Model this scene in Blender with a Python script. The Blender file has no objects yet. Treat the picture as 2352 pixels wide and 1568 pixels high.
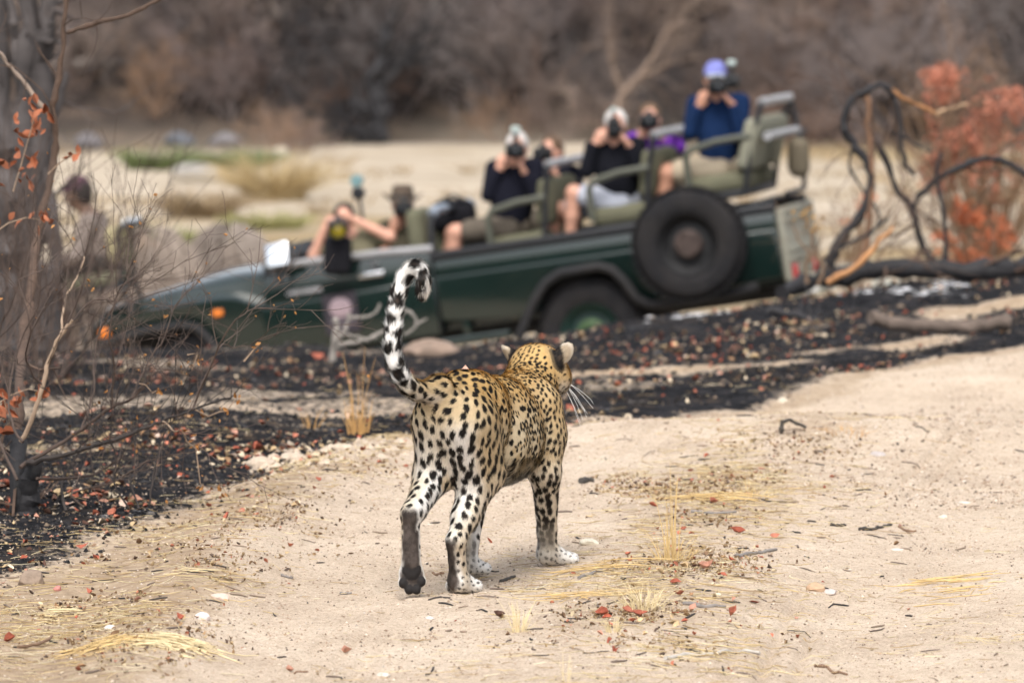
import bpy, bmesh, math, random
import numpy as np
from mathutils import Vector, Matrix, kdtree

SC = bpy.context.scene
COL = SC.collection

# ------------------------------------------------------------------ camera
F_PX = 12087.0                      # focal length in picture units (185 mm on a 36 mm frame, 2352 wide)
CX, CY = 1176.0, 784.0
CAM_Z = 1.85
PITCH = math.atan(906.0 / F_PX)
CP_, SP_ = math.cos(PITCH), math.sin(PITCH)
cam_d = bpy.data.cameras.new('camera')
cam_d.lens = 185.0
cam_d.sensor_width = 36.0
cam_d.clip_start = 0.5
cam_d.clip_end = 6000.0
cam_d.dof.use_dof = True
cam_d.dof.focus_distance = 15.25
cam_d.dof.aperture_fstop = 4.8
cam = bpy.data.objects.new('camera', cam_d)
COL.objects.link(cam)
cam.location = (0, 0, CAM_Z)
cam.rotation_euler = (math.pi / 2 - PITCH, 0, 0)
SC.camera = cam

# ------------------------------------------------------------------ world: pale overcast daylight
SUN_EL, SUN_AZ = 56.0, -172.0       # high veiled sun behind the camera
W = bpy.data.worlds.new('World')
SC.world = W
W.use_nodes = True
wn, wl = W.node_tree.nodes, W.node_tree.links
wn.clear()
sky = wn.new('ShaderNodeTexSky')
sky.sky_type = 'NISHITA'
sky.sun_disc = False
sky.sun_elevation = math.radians(SUN_EL)
sky.sun_rotation = math.radians(SUN_AZ)
sky.air_density = 1.0
sky.dust_density = 4.0
hs = wn.new('ShaderNodeHueSaturation')
hs.inputs['Saturation'].default_value = 0.34
bg = wn.new('ShaderNodeBackground')
bg.inputs['Strength'].default_value = 0.15
wo = wn.new('ShaderNodeOutputWorld')
wl.new(sky.outputs[0], hs.inputs['Color'])
wl.new(hs.outputs[0], bg.inputs['Color'])
wl.new(bg.outputs[0], wo.inputs['Surface'])

sun_d = bpy.data.lights.new('sun', 'SUN')
sun_d.energy = 1.35
sun_d.angle = math.radians(30)
sun_d.color = (1.0, 0.94, 0.86)
sun = bpy.data.objects.new('sun', sun_d)
COL.objects.link(sun)
_az, _el = math.radians(SUN_AZ), math.radians(SUN_EL)
_sd = Vector((math.sin(_az) * math.cos(_el), math.cos(_az) * math.cos(_el), math.sin(_el)))
sun.rotation_euler = _sd.to_track_quat('Z', 'Y').to_euler()

SC.render.engine = 'CYCLES'
SC.view_settings.view_transform = 'Standard'
SC.view_settings.look = 'None'
SC.view_settings.exposure = 0.82
SC.view_settings.gamma = 1.0
SC.view_settings.use_curve_mapping = False
SC.cycles.use_denoising = True
SC.cycles.max_bounces = 6
SC.cycles.diffuse_bounces = 3
SC.cycles.transparent_max_bounces = 6

# ------------------------------------------------------------------ helpers
RNG = np.random.default_rng(11)


def ray(u, v):
    a = (u - CX) / F_PX
    b = -(v - CY) / F_PX
    return np.array([a, CP_ + b * SP_, -SP_ + b * CP_])


def P(u, v, D):
    """world point at distance D (along y) seen in direction u, v"""
    r = ray(u, v)
    r = r * (D / r[1])
    return r + np.array([0, 0, CAM_Z])


def nrm(a):
    a = np.asarray(a, float)
    return a / (np.linalg.norm(a, axis=-1, keepdims=True) + 1e-12)


def smooth(x, a, b):
    t = np.clip((x - a) / (b - a), 0, 1)
    return t * t * (3 - 2 * t)


def _hash(ix, iy, iz, s):
    h = (ix.astype(np.uint32) * np.uint32(374761393) + iy.astype(np.uint32) * np.uint32(668265263)
         + iz.astype(np.uint32) * np.uint32(2147483647) + np.uint32(s * 974634) )
    h = (h ^ (h >> np.uint32(13))) * np.uint32(1274126177)
    h = h ^ (h >> np.uint32(16))
    return (h & np.uint32(0xFFFF)).astype(np.float64) / 65535.0


def noise2(x, y, seed=0):
    x = np.asarray(x, float); y = np.asarray(y, float)
    ix, iy = np.floor(x), np.floor(y)
    fx, fy = x - ix, y - iy
    fx = fx * fx * (3 - 2 * fx); fy = fy * fy * (3 - 2 * fy)
    ix = ix.astype(np.int64); iy = iy.astype(np.int64); z = np.zeros_like(ix)
    a = _hash(ix, iy, z, seed); b = _hash(ix + 1, iy, z, seed)
    c = _hash(ix, iy + 1, z, seed); d = _hash(ix + 1, iy + 1, z, seed)
    return (a * (1 - fx) + b * fx) * (1 - fy) + (c * (1 - fx) + d * fx) * fy - 0.5


def noise3(p, seed=0):
    i = np.floor(p); f = p - i
    f = f * f * (3 - 2 * f)
    i = i.astype(np.int64)
    r = 0
    for dx in (0, 1):
        for dy in (0, 1):
            for dz in (0, 1):
                w = (f[:, 0] if dx else 1 - f[:, 0]) * (f[:, 1] if dy else 1 - f[:, 1]) * (f[:, 2] if dz else 1 - f[:, 2])
                r = r + w * _hash(i[:, 0] + dx, i[:, 1] + dy, i[:, 2] + dz, seed)
    return r - 0.5


def fbm2(x, y, oct=4, seed=0):
    s, a, f = 0, 1.0, 1.0
    for k in range(oct):
        s = s + a * noise2(x * f + 17.3 * k, y * f - 9.1 * k, seed + k)
        a *= 0.5; f *= 2.03
    return s


class Mesh:
    """collects vertices and faces of one mesh object"""
    def __init__(self):
        self.v, self.f, self.c, self.n, self.m = [], [], [], 0, []

    def add(self, v, f, col=None, mi=0):
        v = np.asarray(v, float).reshape(-1, 3)
        fs = f if isinstance(f, list) and len(f) and isinstance(f[0], np.ndarray) and f[0].ndim == 2 else None
        if fs is None:
            d = {}
            if isinstance(f, np.ndarray):
                d[f.shape[1]] = f
            else:
                for q in f:
                    d.setdefault(len(q), []).append(q)
            fs = [np.asarray(q, np.int64) for q in d.values()]
        for q in fs:
            if len(q):
                self.f.append(q + self.n)
                self.m.append(np.full(len(q), mi, np.int32))
        self.v.append(v)
        if col is not None:
            c = np.asarray(col, float)
            if c.ndim == 1:
                c = np.tile(c, (len(v), 1))
            self.c.append(c)
        self.n += len(v)
        return self

    def verts(self):
        return np.concatenate(self.v)

    def move(self, off):
        self.v = [a + np.asarray(off, float) for a in self.v]
        return self

    def mesh(self, name, mats=(), smooth=True, sharp=None):
        me = bpy.data.meshes.new(name)
        v = np.concatenate(self.v)
        me.vertices.add(len(v))
        me.vertices.foreach_set('co', v.astype(np.float32).ravel())
        loops = np.concatenate([q.ravel() for q in self.f])
        tot = np.concatenate([np.full(len(q), q.shape[1]) for q in self.f])
        st = np.concatenate([[0], np.cumsum(tot)[:-1]])
        me.loops.add(len(loops))
        me.loops.foreach_set('vertex_index', loops.astype(np.int32))
        me.polygons.add(len(tot))
        me.polygons.foreach_set('loop_start', st.astype(np.int32))
        me.polygons.foreach_set('use_smooth', np.full(len(tot), bool(smooth)))
        for m in (mats if isinstance(mats, (list, tuple)) else [mats]):
            me.materials.append(m)
        mi = np.concatenate(self.m)
        if mi.any():
            me.polygons.foreach_set('material_index', mi)
        me.update(calc_edges=True)
        me.validate()
        if self.c:
            at = me.color_attributes.new('Col', 'FLOAT_COLOR', 'POINT')
            c = np.concatenate(self.c)
            if c.shape[1] == 3:
                c = np.concatenate([c, np.ones((len(c), 1))], 1)
            at.data.foreach_set('color', c.astype(np.float32).ravel())
        if smooth and sharp:
            me.set_sharp_from_angle(angle=math.radians(sharp))
        return me


def tag(o, label=None, cat=None, group=None, kind=None):
    if label: o['label'] = label
    if cat: o['category'] = cat
    if group: o['group'] = group
    if kind: o['kind'] = kind
    return o


def obj(name, m, mat, parent=None, smooth=True, sharp=40, loc=None):
    me = m if isinstance(m, bpy.types.Mesh) else m.mesh(name, mat, smooth, sharp)
    o = bpy.data.objects.new(name, me)
    COL.objects.link(o)
    if parent is not None:
        o.parent = parent
    if loc is not None:
        o.location = tuple(float(q) for q in loc)
    return o


def empty(name, loc, label, cat, group=None, rot=None):
    o = bpy.data.objects.new(name, None)
    COL.objects.link(o)
    o.empty_display_size = 0.1
    o.location = tuple(float(q) for q in loc)
    if rot is not None:
        o.rotation_euler = rot
    return tag(o, label, cat, group)


def wobj(name, m, mat, parent, sharp=40, smooth=True):
    """child of an unrotated Empty, built from world coordinates"""
    m.move(-np.array(parent.location))
    return obj(name, m, mat, parent, smooth, sharp)


def wthing(name, m, mat, label, cat, group=None, sharp=40, smooth=True, kind=None):
    """one-mesh thing built from world coordinates, origin at its lowest centre"""
    v = m.verts()
    c = np.array([v[:, 0].mean(), v[:, 1].mean(), v[:, 2].min()])
    m.move(-c)
    o = obj(name, m, mat, None, smooth, sharp, c)
    return tag(o, label, cat, group, kind)


# --- shapes
def frames(pts):
    pts = np.asarray(pts, float)
    t = nrm(np.gradient(pts, axis=0))
    ref = np.array([0, 0, 1.0]) if abs(t[0][2]) < 0.9 else np.array([1.0, 0, 0])
    a = nrm(np.cross(t[0], ref))
    A = [a]
    for i in range(1, len(pts)):
        a = A[-1] - t[i] * np.dot(A[-1], t[i])
        A.append(nrm(a))
    A = np.array(A)
    return t, A, np.cross(t, A)


def tube(pts, rad, n=8, cap=True, squash=1.0):
    pts = np.asarray(pts, float)
    K = len(pts)
    rad = np.broadcast_to(np.asarray(rad, float), (K,))
    t, A, B = frames(pts)
    an = np.arange(n) / n * 2 * math.pi
    ring = (A[:, None, :] * np.cos(an)[None, :, None] + B[:, None, :] * np.sin(an)[None, :, None] * squash) * rad[:, None, None]
    v = (pts[:, None, :] + ring).reshape(-1, 3)
    f = []
    i = np.arange(n); j = (i + 1) % n
    for k in range(K - 1):
        f.append(np.stack([k * n + i, k * n + j, (k + 1) * n + j, (k + 1) * n + i], 1))
    out = [np.concatenate(f)]
    if cap:
        v = np.concatenate([v, pts[:1], pts[-1:]])
        c0, c1 = K * n, K * n + 1
        out.append(np.concatenate([np.stack([np.full(n, c0), j, i], 1), np.stack([np.full(n, c1), (K - 1) * n + i, (K - 1) * n + j], 1)]))
    return v, out


def batch_tubes(Pn, R, n=3):
    """many thin tubes at once: Pn [N,K,3], R [N,K]"""
    N, K, _ = Pn.shape
    t = nrm(np.gradient(Pn, axis=1))
    ref = np.where(np.abs(t[:, :1, 2:3]) < 0.9, np.array([0, 0, 1.0]), np.array([1.0, 0, 0]))
    A = nrm(np.cross(t, np.broadcast_to(ref, t.shape)))
    B = np.cross(t, A)
    an = np.arange(n) / n * 2 * math.pi
    v = Pn[:, :, None, :] + (A[:, :, None, :] * np.cos(an)[:, None] + B[:, :, None, :] * np.sin(an)[:, None]) * R[:, :, None, None]
    v = v.reshape(-1, 3)
    i = np.arange(n); j = (i + 1) % n
    k = np.arange(K - 1)
    q = np.stack([k[:, None] * n + i, k[:, None] * n + j, (k[:, None] + 1) * n + j, (k[:, None] + 1) * n + i], -1).reshape(-1, 4)
    f = (q[None] + (np.arange(N) * K * n)[:, None, None]).reshape(-1, 4)
    return v, f


def rbox(size, loc=(0, 0, 0), bev=0.01, seg=2, M=None, taper=None):
    bm = bmesh.new()
    bmesh.ops.create_cube(bm, size=1.0)
    for q in bm.verts:
        q.co = Vector((q.co.x * size[0], q.co.y * size[1], q.co.z * size[2]))
        if taper and q.co.z > 0:
            q.co.x *= taper; q.co.y *= taper
    if bev > 0:
        bmesh.ops.bevel(bm, geom=list(bm.edges), offset=bev, segments=seg, affect='EDGES', profile=0.5)
    v = np.array([q.co[:] for q in bm.verts])
    bm.verts.index_update()
    f = [[q.index for q in fc.verts] for fc in bm.faces]
    bm.free()
    if M is not None:
        v = v @ np.asarray(M, float).T
    return v + np.asarray(loc, float), f


def prism(poly, y0, y1, bev=0.0, seg=2):
    """polygon in (x, z) extruded along y from y0 to y1, with bevelled rims"""
    bm = bmesh.new()
    a = [bm.verts.new((x, y0, z)) for x, z in poly]
    fc = bm.faces.new(a)
    r = bmesh.ops.extrude_face_region(bm, geom=[fc])
    vs = [g for g in r['geom'] if isinstance(g, bmesh.types.BMVert)]
    for q in vs:
        q.co.y = y1
    bmesh.ops.recalc_face_normals(bm, faces=list(bm.faces))
    if bev > 0:
        ed = [e for e in bm.edges if abs(e.verts[0].co.y - e.verts[1].co.y) < 1e-6]
        bmesh.ops.bevel(bm, geom=ed, offset=bev, segments=seg, affect='EDGES', profile=0.5)
    bmesh.ops.triangulate(bm, faces=[q for q in bm.faces if len(q.verts) > 4])
    bm.verts.index_update()
    v = np.array([q.co[:] for q in bm.verts])
    f = [[q.index for q in c.verts] for c in bm.faces]
    bm.free()
    return v, f


def lathe(prof, n=32, M=None, loc=(0, 0, 0)):
    """profile of (radius, height) turned about local y; M maps local to target"""
    prof = np.asarray(prof, float)
    K = len(prof)
    an = np.arange(n) / n * 2 * math.pi
    v = np.stack([prof[:, None, 0] * np.cos(an), np.repeat(prof[:, 1:2], n, 1), prof[:, None, 0] * np.sin(an)], -1).reshape(-1, 3)
    i = np.arange(n); j = (i + 1) % n
    f = np.concatenate([np.stack([k * n + i, (k + 1) * n + i, (k + 1) * n + j, k * n + j], 1) for k in range(K - 1)])
    if M is not None:
        v = v @ np.asarray(M, float).T
    return v + np.asarray(loc, float), f


def rock_mesh(size, seed, sub=3, rough=0.35, flat=0.2):
    bm = bmesh.new()
    bmesh.ops.create_icosphere(bm, subdivisions=sub, radius=1.0)
    v = np.array([q.co[:] for q in bm.verts])
    bm.verts.index_update()
    f = [[q.index for q in c.verts] for c in bm.faces]
    bm.free()
    rg = np.random.default_rng(seed)
    # facets: clip by random planes
    for k in range(9):
        n = nrm(rg.normal(size=3)); d = rg.uniform(0.62, 0.92)
        s = v @ n
        v = v - np.outer(np.maximum(s - d, 0) * 0.85, n)
    v = v * (1 + rough * noise3(v * 1.7 + seed, seed)[:, None] + 0.12 * noise3(v * 6 + seed, seed + 1)[:, None])
    v[:, 2] = np.maximum(v[:, 2], -flat)
    return v * np.asarray(size, float), f


# --- implicit bodies: smooth union of tapered capsules and ellipsoids, meshed by surface nets
def cap_d(p, a, b, ra, rb):
    ab = b - a
    L2 = float(ab @ ab) + 1e-12
    t = np.clip(((p - a) @ ab) / L2, 0, 1)
    q = p - a - t[..., None] * ab
    return np.sqrt((q * q).sum(-1)) - (ra + (rb - ra) * t)


def prim_d(p, pr):
    if pr[0] == 'c':
        _, a, b, ra, rb, k = pr[:6]
        return cap_d(p, a, b, ra, rb)
    _, c, R, M, k = pr[:5]                # ellipsoid
    q = (p - c) @ M / R
    k0 = np.sqrt((q * q).sum(-1)) + 1e-9
    k1 = np.sqrt(((q / R) ** 2).sum(-1)) + 1e-9
    return k0 * (k0 - 1) / k1


def C(a, b, ra, rb=None, k=0.02):
    return ('c', np.asarray(a, float), np.asarray(b, float), ra, ra if rb is None else rb, k)


def E(c, R, M=None, k=0.02):
    return ('e', np.asarray(c, float), np.asarray(R, float), np.eye(3) if M is None else np.asarray(M, float), k)


def prim_box(pr):
    if pr[0] == 'c':
        r = max(pr[3], pr[4])
        return np.minimum(pr[1], pr[2]) - r, np.maximum(pr[1], pr[2]) + r
    r = float(np.max(pr[2]))
    return pr[1] - r, pr[1] + r


def sdf_mesh(prims, h, relax=2):
    lo = np.min([prim_box(p)[0] for p in prims], 0) - 4 * h
    hi = np.max([prim_box(p)[1] for p in prims], 0) + 4 * h
    n = np.ceil((hi - lo) / h).astype(int) + 1
    g = np.full(n, 0.2, np.float32)
    for pr in prims:
        k = pr[-1]
        a, b = prim_box(pr)
        pad = k + 3 * h
        i0 = np.maximum(np.floor((a - pad - lo) / h).astype(int), 0)
        i1 = np.minimum(np.ceil((b + pad - lo) / h).astype(int) + 1, n)
        ax = [lo[d] + h * np.arange(i0[d], i1[d]) for d in range(3)]
        p = np.stack(np.meshgrid(*ax, indexing='ij'), -1)
        d = prim_d(p, pr).astype(np.float32)
        s = g[i0[0]:i1[0], i0[1]:i1[1], i0[2]:i1[2]]
        hh = np.clip(0.5 + 0.5 * (s - d) / k, 0, 1)
        s[:] = s * (1 - hh) + d * hh - k * hh * (1 - hh)
    ins = g < 0
    c = np.zeros(np.array(n) - 1, np.uint8)
    for dx in (0, 1):
        for dy in (0, 1):
            for dz in (0, 1):
                c += ins[dx:n[0] - 1 + dx, dy:n[1] - 1 + dy, dz:n[2] - 1 + dz]
    act = np.argwhere((c > 0) & (c < 8))
    idx = np.full(c.shape, -1, np.int32)
    idx[act[:, 0], act[:, 1], act[:, 2]] = np.arange(len(act))
    cor = np.array([[x, y, z] for x in (0, 1) for y in (0, 1) for z in (0, 1)])
    val = np.stack([g[act[:, 0] + o[0], act[:, 1] + o[1], act[:, 2] + o[2]] for o in cor], 1)
    sm = np.zeros((len(act), 3)); ct = np.zeros(len(act))
    for i in range(8):
        for j in range(i + 1, 8):
            if np.abs(cor[i] - cor[j]).sum() == 1:
                va, vb = val[:, i], val[:, j]
                m = (va < 0) != (vb < 0)
                t = np.where(m, va / np.where(m, va - vb, 1), 0)
                sm += np.where(m[:, None], cor[i] + t[:, None] * (cor[j] - cor[i]), 0)
                ct += m
    V = lo + h * (act + sm / ct[:, None])
    Fs = []
    for ax in range(3):
        b_, c_ = (ax + 1) % 3, (ax + 2) % 3
        sl0 = [slice(None)] * 3; sl1 = [slice(None)] * 3
        sl0[ax] = slice(0, -1); sl1[ax] = slice(1, None)
        m = ins[tuple(sl0)] != ins[tuple(sl1)]
        e = np.argwhere(m)
        e = e[(e[:, b_] > 0) & (e[:, c_] > 0) & (e[:, b_] < n[b_] - 1) & (e[:, c_] < n[c_] - 1)]
        def cell(db, dc):
            q = e.copy(); q[:, b_] -= db; q[:, c_] -= dc
            return idx[q[:, 0], q[:, 1], q[:, 2]]
        quad = np.stack([cell(1, 1), cell(0, 1), cell(0, 0), cell(1, 0)], 1)
        fl = ins[e[:, 0], e[:, 1], e[:, 2]]
        quad = np.where(fl[:, None], quad, quad[:, ::-1])
        Fs.append(quad[(quad >= 0).all(1)])
    Q = np.concatenate(Fs)
    for _ in range(relax):
        acc = np.zeros_like(V); cnt = np.zeros(len(V))
        for a, b in ((0, 1), (1, 2), (2, 3), (3, 0)):
            for s, t in ((a, b), (b, a)):
                for d in range(3):
                    acc[:, d] += np.bincount(Q[:, s], V[Q[:, t], d], len(V))
                cnt += np.bincount(Q[:, s], minlength=len(V))
        V = 0.5 * V + 0.5 * acc / np.maximum(cnt, 1)[:, None]
    return V, Q


def vnormals(V, Q):
    n = np.cross(V[Q[:, 2]] - V[Q[:, 0]], V[Q[:, 3]] - V[Q[:, 1]])
    N = np.zeros_like(V)
    for k in range(4):
        for d in range(3):
            N[:, d] += np.bincount(Q[:, k], n[:, d], len(V))
    return nrm(N)


# --- materials
def _n(nt, kind, **kw):
    q = nt.nodes.new(kind)
    for k, v in kw.items():
        if k in q.inputs:
            q.inputs[k].default_value = v
        else:
            setattr(q, k, v)
    return q


def mat(name, col, rough=0.7, var=0.12, scale=8.0, metal=0.0, bump=0.0, bscale=60.0, spec=0.4, attr=False, objvar=0.0, coat=0.0, sheen=0.0, dirt=None, trans=0.0):
    """procedural material: base colour with noise mottling, optional bump, vertex colours, per-object variation, dust"""
    m = bpy.data.materials.new(name)
    m.use_nodes = True
    nt = m.node_tree
    b = nt.nodes['Principled BSDF']
    b.inputs['Roughness'].default_value = rough
    b.inputs['Metallic'].default_value = metal
    b.inputs['Specular IOR Level'].default_value = spec
    if coat:
        b.inputs['Coat Weight'].default_value = coat
        b.inputs['Coat Roughness'].default_value = 0.08
    if sheen:
        b.inputs['Sheen Weight'].default_value = sheen
    tc = _n(nt, 'ShaderNodeTexCoord')
    no = _n(nt, 'ShaderNodeTexNoise', Scale=scale, Detail=5.0, Roughness=0.6)
    nt.links.new(tc.outputs['Object'], no.inputs['Vector'])
    if attr:
        src = _n(nt, 'ShaderNodeAttribute', attribute_name='Col').outputs['Color']
    else:
        rgb = _n(nt, 'ShaderNodeRGB')
        rgb.outputs[0].default_value = (*col, 1)
        src = rgb.outputs[0]
    mr = _n(nt, 'ShaderNodeMapRange')
    for k, v in zip(('From Min', 'From Max', 'To Min', 'To Max'), (0.25, 0.75, 1 - var, 1 + var)):
        mr.inputs[k].default_value = v
    nt.links.new(no.outputs['Fac'], mr.inputs['Value'])
    mu = _n(nt, 'ShaderNodeVectorMath', operation='SCALE')
    nt.links.new(src, mu.inputs[0])
    nt.links.new(mr.outputs[0], mu.inputs['Scale'])
    out = mu.outputs[0]
    if objvar:
        oi = _n(nt, 'ShaderNodeObjectInfo')
        hs_ = _n(nt, 'ShaderNodeHueSaturation')
        m1 = _n(nt, 'ShaderNodeMapRange')
        for k, v in zip(('To Min', 'To Max'), (1 - objvar, 1 + objvar)):
            m1.inputs[k].default_value = v
        nt.links.new(oi.outputs['Random'], m1.inputs['Value'])
        nt.links.new(m1.outputs[0], hs_.inputs['Value'])
        m2 = _n(nt, 'ShaderNodeMath', operation='MULTIPLY')
        m2.inputs[1].default_value = 7.31
        m3 = _n(nt, 'ShaderNodeMath', operation='FRACT')
        m4 = _n(nt, 'ShaderNodeMapRange')
        for k, v in zip(('To Min', 'To Max'), (0.6, 1.3)):
            m4.inputs[k].default_value = v
        nt.links.new(oi.outputs['Random'], m2.inputs[0]); nt.links.new(m2.outputs[0], m3.inputs[0])
        nt.links.new(m3.outputs[0], m4.inputs['Value']); nt.links.new(m4.outputs[0], hs_.inputs['Saturation'])
        nt.links.new(out, hs_.inputs['Color'])
        out = hs_.outputs[0]
    if dirt:
        n2 = _n(nt, 'ShaderNodeTexNoise', Scale=3.0, Detail=8.0, Roughness=0.7)
        nt.links.new(tc.outputs['Object'], n2.inputs['Vector'])
        r2 = _n(nt, 'ShaderNodeMapRange')
        for k, v in zip(('From Min', 'From Max', 'To Min', 'To Max'), (0.42, 0.75, 0.0, dirt[3])):
            r2.inputs[k].default_value = v
        nt.links.new(n2.outputs['Fac'], r2.inputs['Value'])
        mx = _n(nt, 'ShaderNodeMix', data_type='RGBA')
        mx.inputs[7].default_value = (*dirt[:3], 1)
        nt.links.new(r2.outputs[0], mx.inputs[0]); nt.links.new(out, mx.inputs[6])
        out = mx.outputs[2]
        r3 = _n(nt, 'ShaderNodeMapRange')
        for k, v in zip(('To Min', 'To Max'), (rough, min(1.0, rough + 0.5))):
            r3.inputs[k].default_value = v
        nt.links.new(r2.outputs[0], r3.inputs['Value']); nt.links.new(r3.outputs[0], b.inputs['Roughness'])
    nt.links.new(out, b.inputs['Base Color'])
    if bump:
        nb = _n(nt, 'ShaderNodeTexNoise', Scale=bscale, Detail=4.0)
        nt.links.new(tc.outputs['Object'], nb.inputs['Vector'])
        bp = _n(nt, 'ShaderNodeBump', Strength=bump, Distance=0.01)
        nt.links.new(nb.outputs['Fac'], bp.inputs['Height'])
        nt.links.new(bp.outputs[0], b.inputs['Normal'])
    return m
# ================================================================== GROUND
EDGE_Y = [8, 13.2, 16.3, 18.15, 19.58, 20.0, 21.67, 23.0, 24.5, 27.0, 34]
EDGE_X = [-1.15, -.926, -.83, -.64, -.366, .22, .94, 1.57, 2.38, 4.0, 9.0]
BURN_Y = [8, 13.2, 15.2, 16.3, 17.6, 18.5, 19.5, 20.05, 21.8, 23.1, 24.6, 27.2, 34]
BURN_X = [-2.6, -1.95, -1.5, -1.26, -.98, -.75, -.45, .12, .9, 1.5, 2.3, 4.1, 9.0]


def road_edge(y): return np.interp(y, EDGE_Y, EDGE_X)
def burn_edge(y): return np.interp(y, BURN_Y, BURN_X)
def hump_x(y): return .31 + .06 * (y - 13.8) + .0123 * (y - 13.8) ** 2
def track_x(y): return .68 + .10 * (y - 13.8) + .011 * (y - 13.8) ** 2
def crest_y(x): return np.clip(28.2 + .58 * x, 26.5, 30.0)
CZX, CZ = [-6, -2, -.4, .15, .74, 1.4, 2.3, 6], [-.2, -.24, -.34, -.31, -.215, -.155, -.06, .08]


def crest_z(x): return np.interp(x, CZX, CZ)


def H0(x, y):
    """terrain height without the finest relief"""
    x = np.asarray(x, float); y = np.asarray(y, float)
    yc, zc = crest_y(x), crest_z(x)
    s = smooth(y, 20.3, yc)
    z = s * zc
    # riverbed ramp beyond the bank crest
    ramp = np.clip(-1.50 + .157 * (x - .62), -2.3, -1.12)
    rv = ramp + (-2.0 - ramp) * smooth(y, 44, 56)
    rv = rv + .10 * fbm2(x * .12, y * .07, 3, 5) * smooth(y, 42, 60)
    z = z + (rv - zc) * smooth(y, yc + .1, yc + 8.6) * (y > yc)
    # far bank
    yb = 103 + 2.5 * np.sin(x * .21 + 1.0) + 2 * noise2(x * .3, x * 0, 3)
    z = z + np.where(y > yb, np.interp(y - yb, [0, 3, 8, 20, 60, 400, 3000], [0, 1.3, 3.0, 5.5, 11, 26, 40]), 0)
    # road: slight crown, two worn tracks, a low crest where it bends
    onroad = smooth(x, road_edge(y) - .25, road_edge(y) + .15) * (y < 30)
    z = z + .05 * smooth(x - road_edge(y), -.35, -.05) * (1 - smooth(x - road_edge(y), .0, .25)) * (y < 19.5)
    z = z - .03 * onroad * np.exp(-((x - track_x(y) - .28) / .3) ** 2)
    z = z + .022 * onroad * np.exp(-((x - hump_x(y)) / .32) ** 2) * (1 - smooth(y, 19.5, 21))
    z = z + .055 * np.exp(-((y - 19.7 - .12 * x) / .55) ** 2) * smooth(x, -.2, .5)
    z = z - .07 * np.exp(-((y - 21.4 - .35 * x) / .7) ** 2) * smooth(x, -.1, .7)
    near = 1 - smooth(y, 30, 40)
    z = z + near * (.024 * fbm2(x * .9, y * .9, 3, 1) + .0055 * fbm2(x * 4.2, y * 4.2, 3, 2))
    rough = smooth(burn_edge(y) - x, -.3, .5) * near
    z = z + rough * .05 * fbm2(x * 2.6, y * 2.6, 4, 8)
    return z


def H(x, y):
    x = np.asarray(x, float); y = np.asarray(y, float)
    z = H0(x, y)
    nr = (y > 11) & (y < 24) & (np.abs(x) < 3.2)
    # tyre treads pressed into the sand: two straight-lugged bands following the road
    d = x - track_x(y)
    tread = np.exp(-((d - .02) / .15) ** 2) * np.maximum(0, np.cos(d * 2 * math.pi / .088)) ** 2
    d2 = x - (track_x(y) - 1.12)
    tread2 = np.exp(-(d2 / .16) ** 2) * np.maximum(0, np.cos(d2 * 2 * math.pi / .088)) ** 2
    fade = smooth(noise2(x * 1.1, y * .6, 31), -.3, .25)
    z = z + nr * (-.028 * tread * fade - .018 * tread2 * fade * (x > road_edge(y) + .1))
    z = z + nr * .0035 * fbm2(x * 25, y * 25, 3, 12)
    return z


def G(u, v, d0=12.0, d1=200.0):
    """point where the line of sight u, v meets the ground"""
    D = np.concatenate([np.arange(d0, 45, .05), np.arange(45, d1, .25)])
    r = ray(u, v)
    p = np.outer(D / r[1], r) + np.array([0, 0, CAM_Z])
    hit = np.nonzero(p[:, 2] <= H(p[:, 0], p[:, 1]))[0]
    return p[hit[0]] if len(hit) else p[-1]


def on_ground(x, y, up=0.0):
    return np.array([x, y, float(H(np.array([x]), np.array([y]))[0]) + up])


def _lines(segs):
    out = [segs[0][0]]
    for a, b, st in segs:
        n = max(1, int(round((b - a) / st)))
        out += list(np.linspace(a, b, n + 1)[1:])
    return np.array(out)


gx = _lines([(-2600, -300, 500), (-300, -60, 40), (-60, -14, 3.2), (-14, -5, .45), (-5, -2.4, .08), (-2.4, 2.6, .018), (2.6, 5, .08), (5, 14, .45), (14, 60, 3.2), (60, 300, 40), (300, 2600, 500)])
gy = _lines([(-2000, -100, 400), (-100, 0, 12), (0, 11, .7), (11, 12.6, .08), (12.6, 17.5, .018), (17.5, 21, .024), (21, 30, .05), (30, 45, .2), (45, 95, .8), (95, 130, .7), (130, 400, 12), (400, 5000, 460)])
X, Y = np.meshgrid(gx, gy)
x, y = X.ravel(), Y.ravel()
Z = H(x, y)
nx, ny = len(gx), len(gy)
i = np.arange(nx - 1); j = np.arange(ny - 1)
q = (j[:, None] * nx + i[None]).ravel()
gf = np.stack([q, q + 1, q + nx + 1, q + nx], 1)

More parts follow.
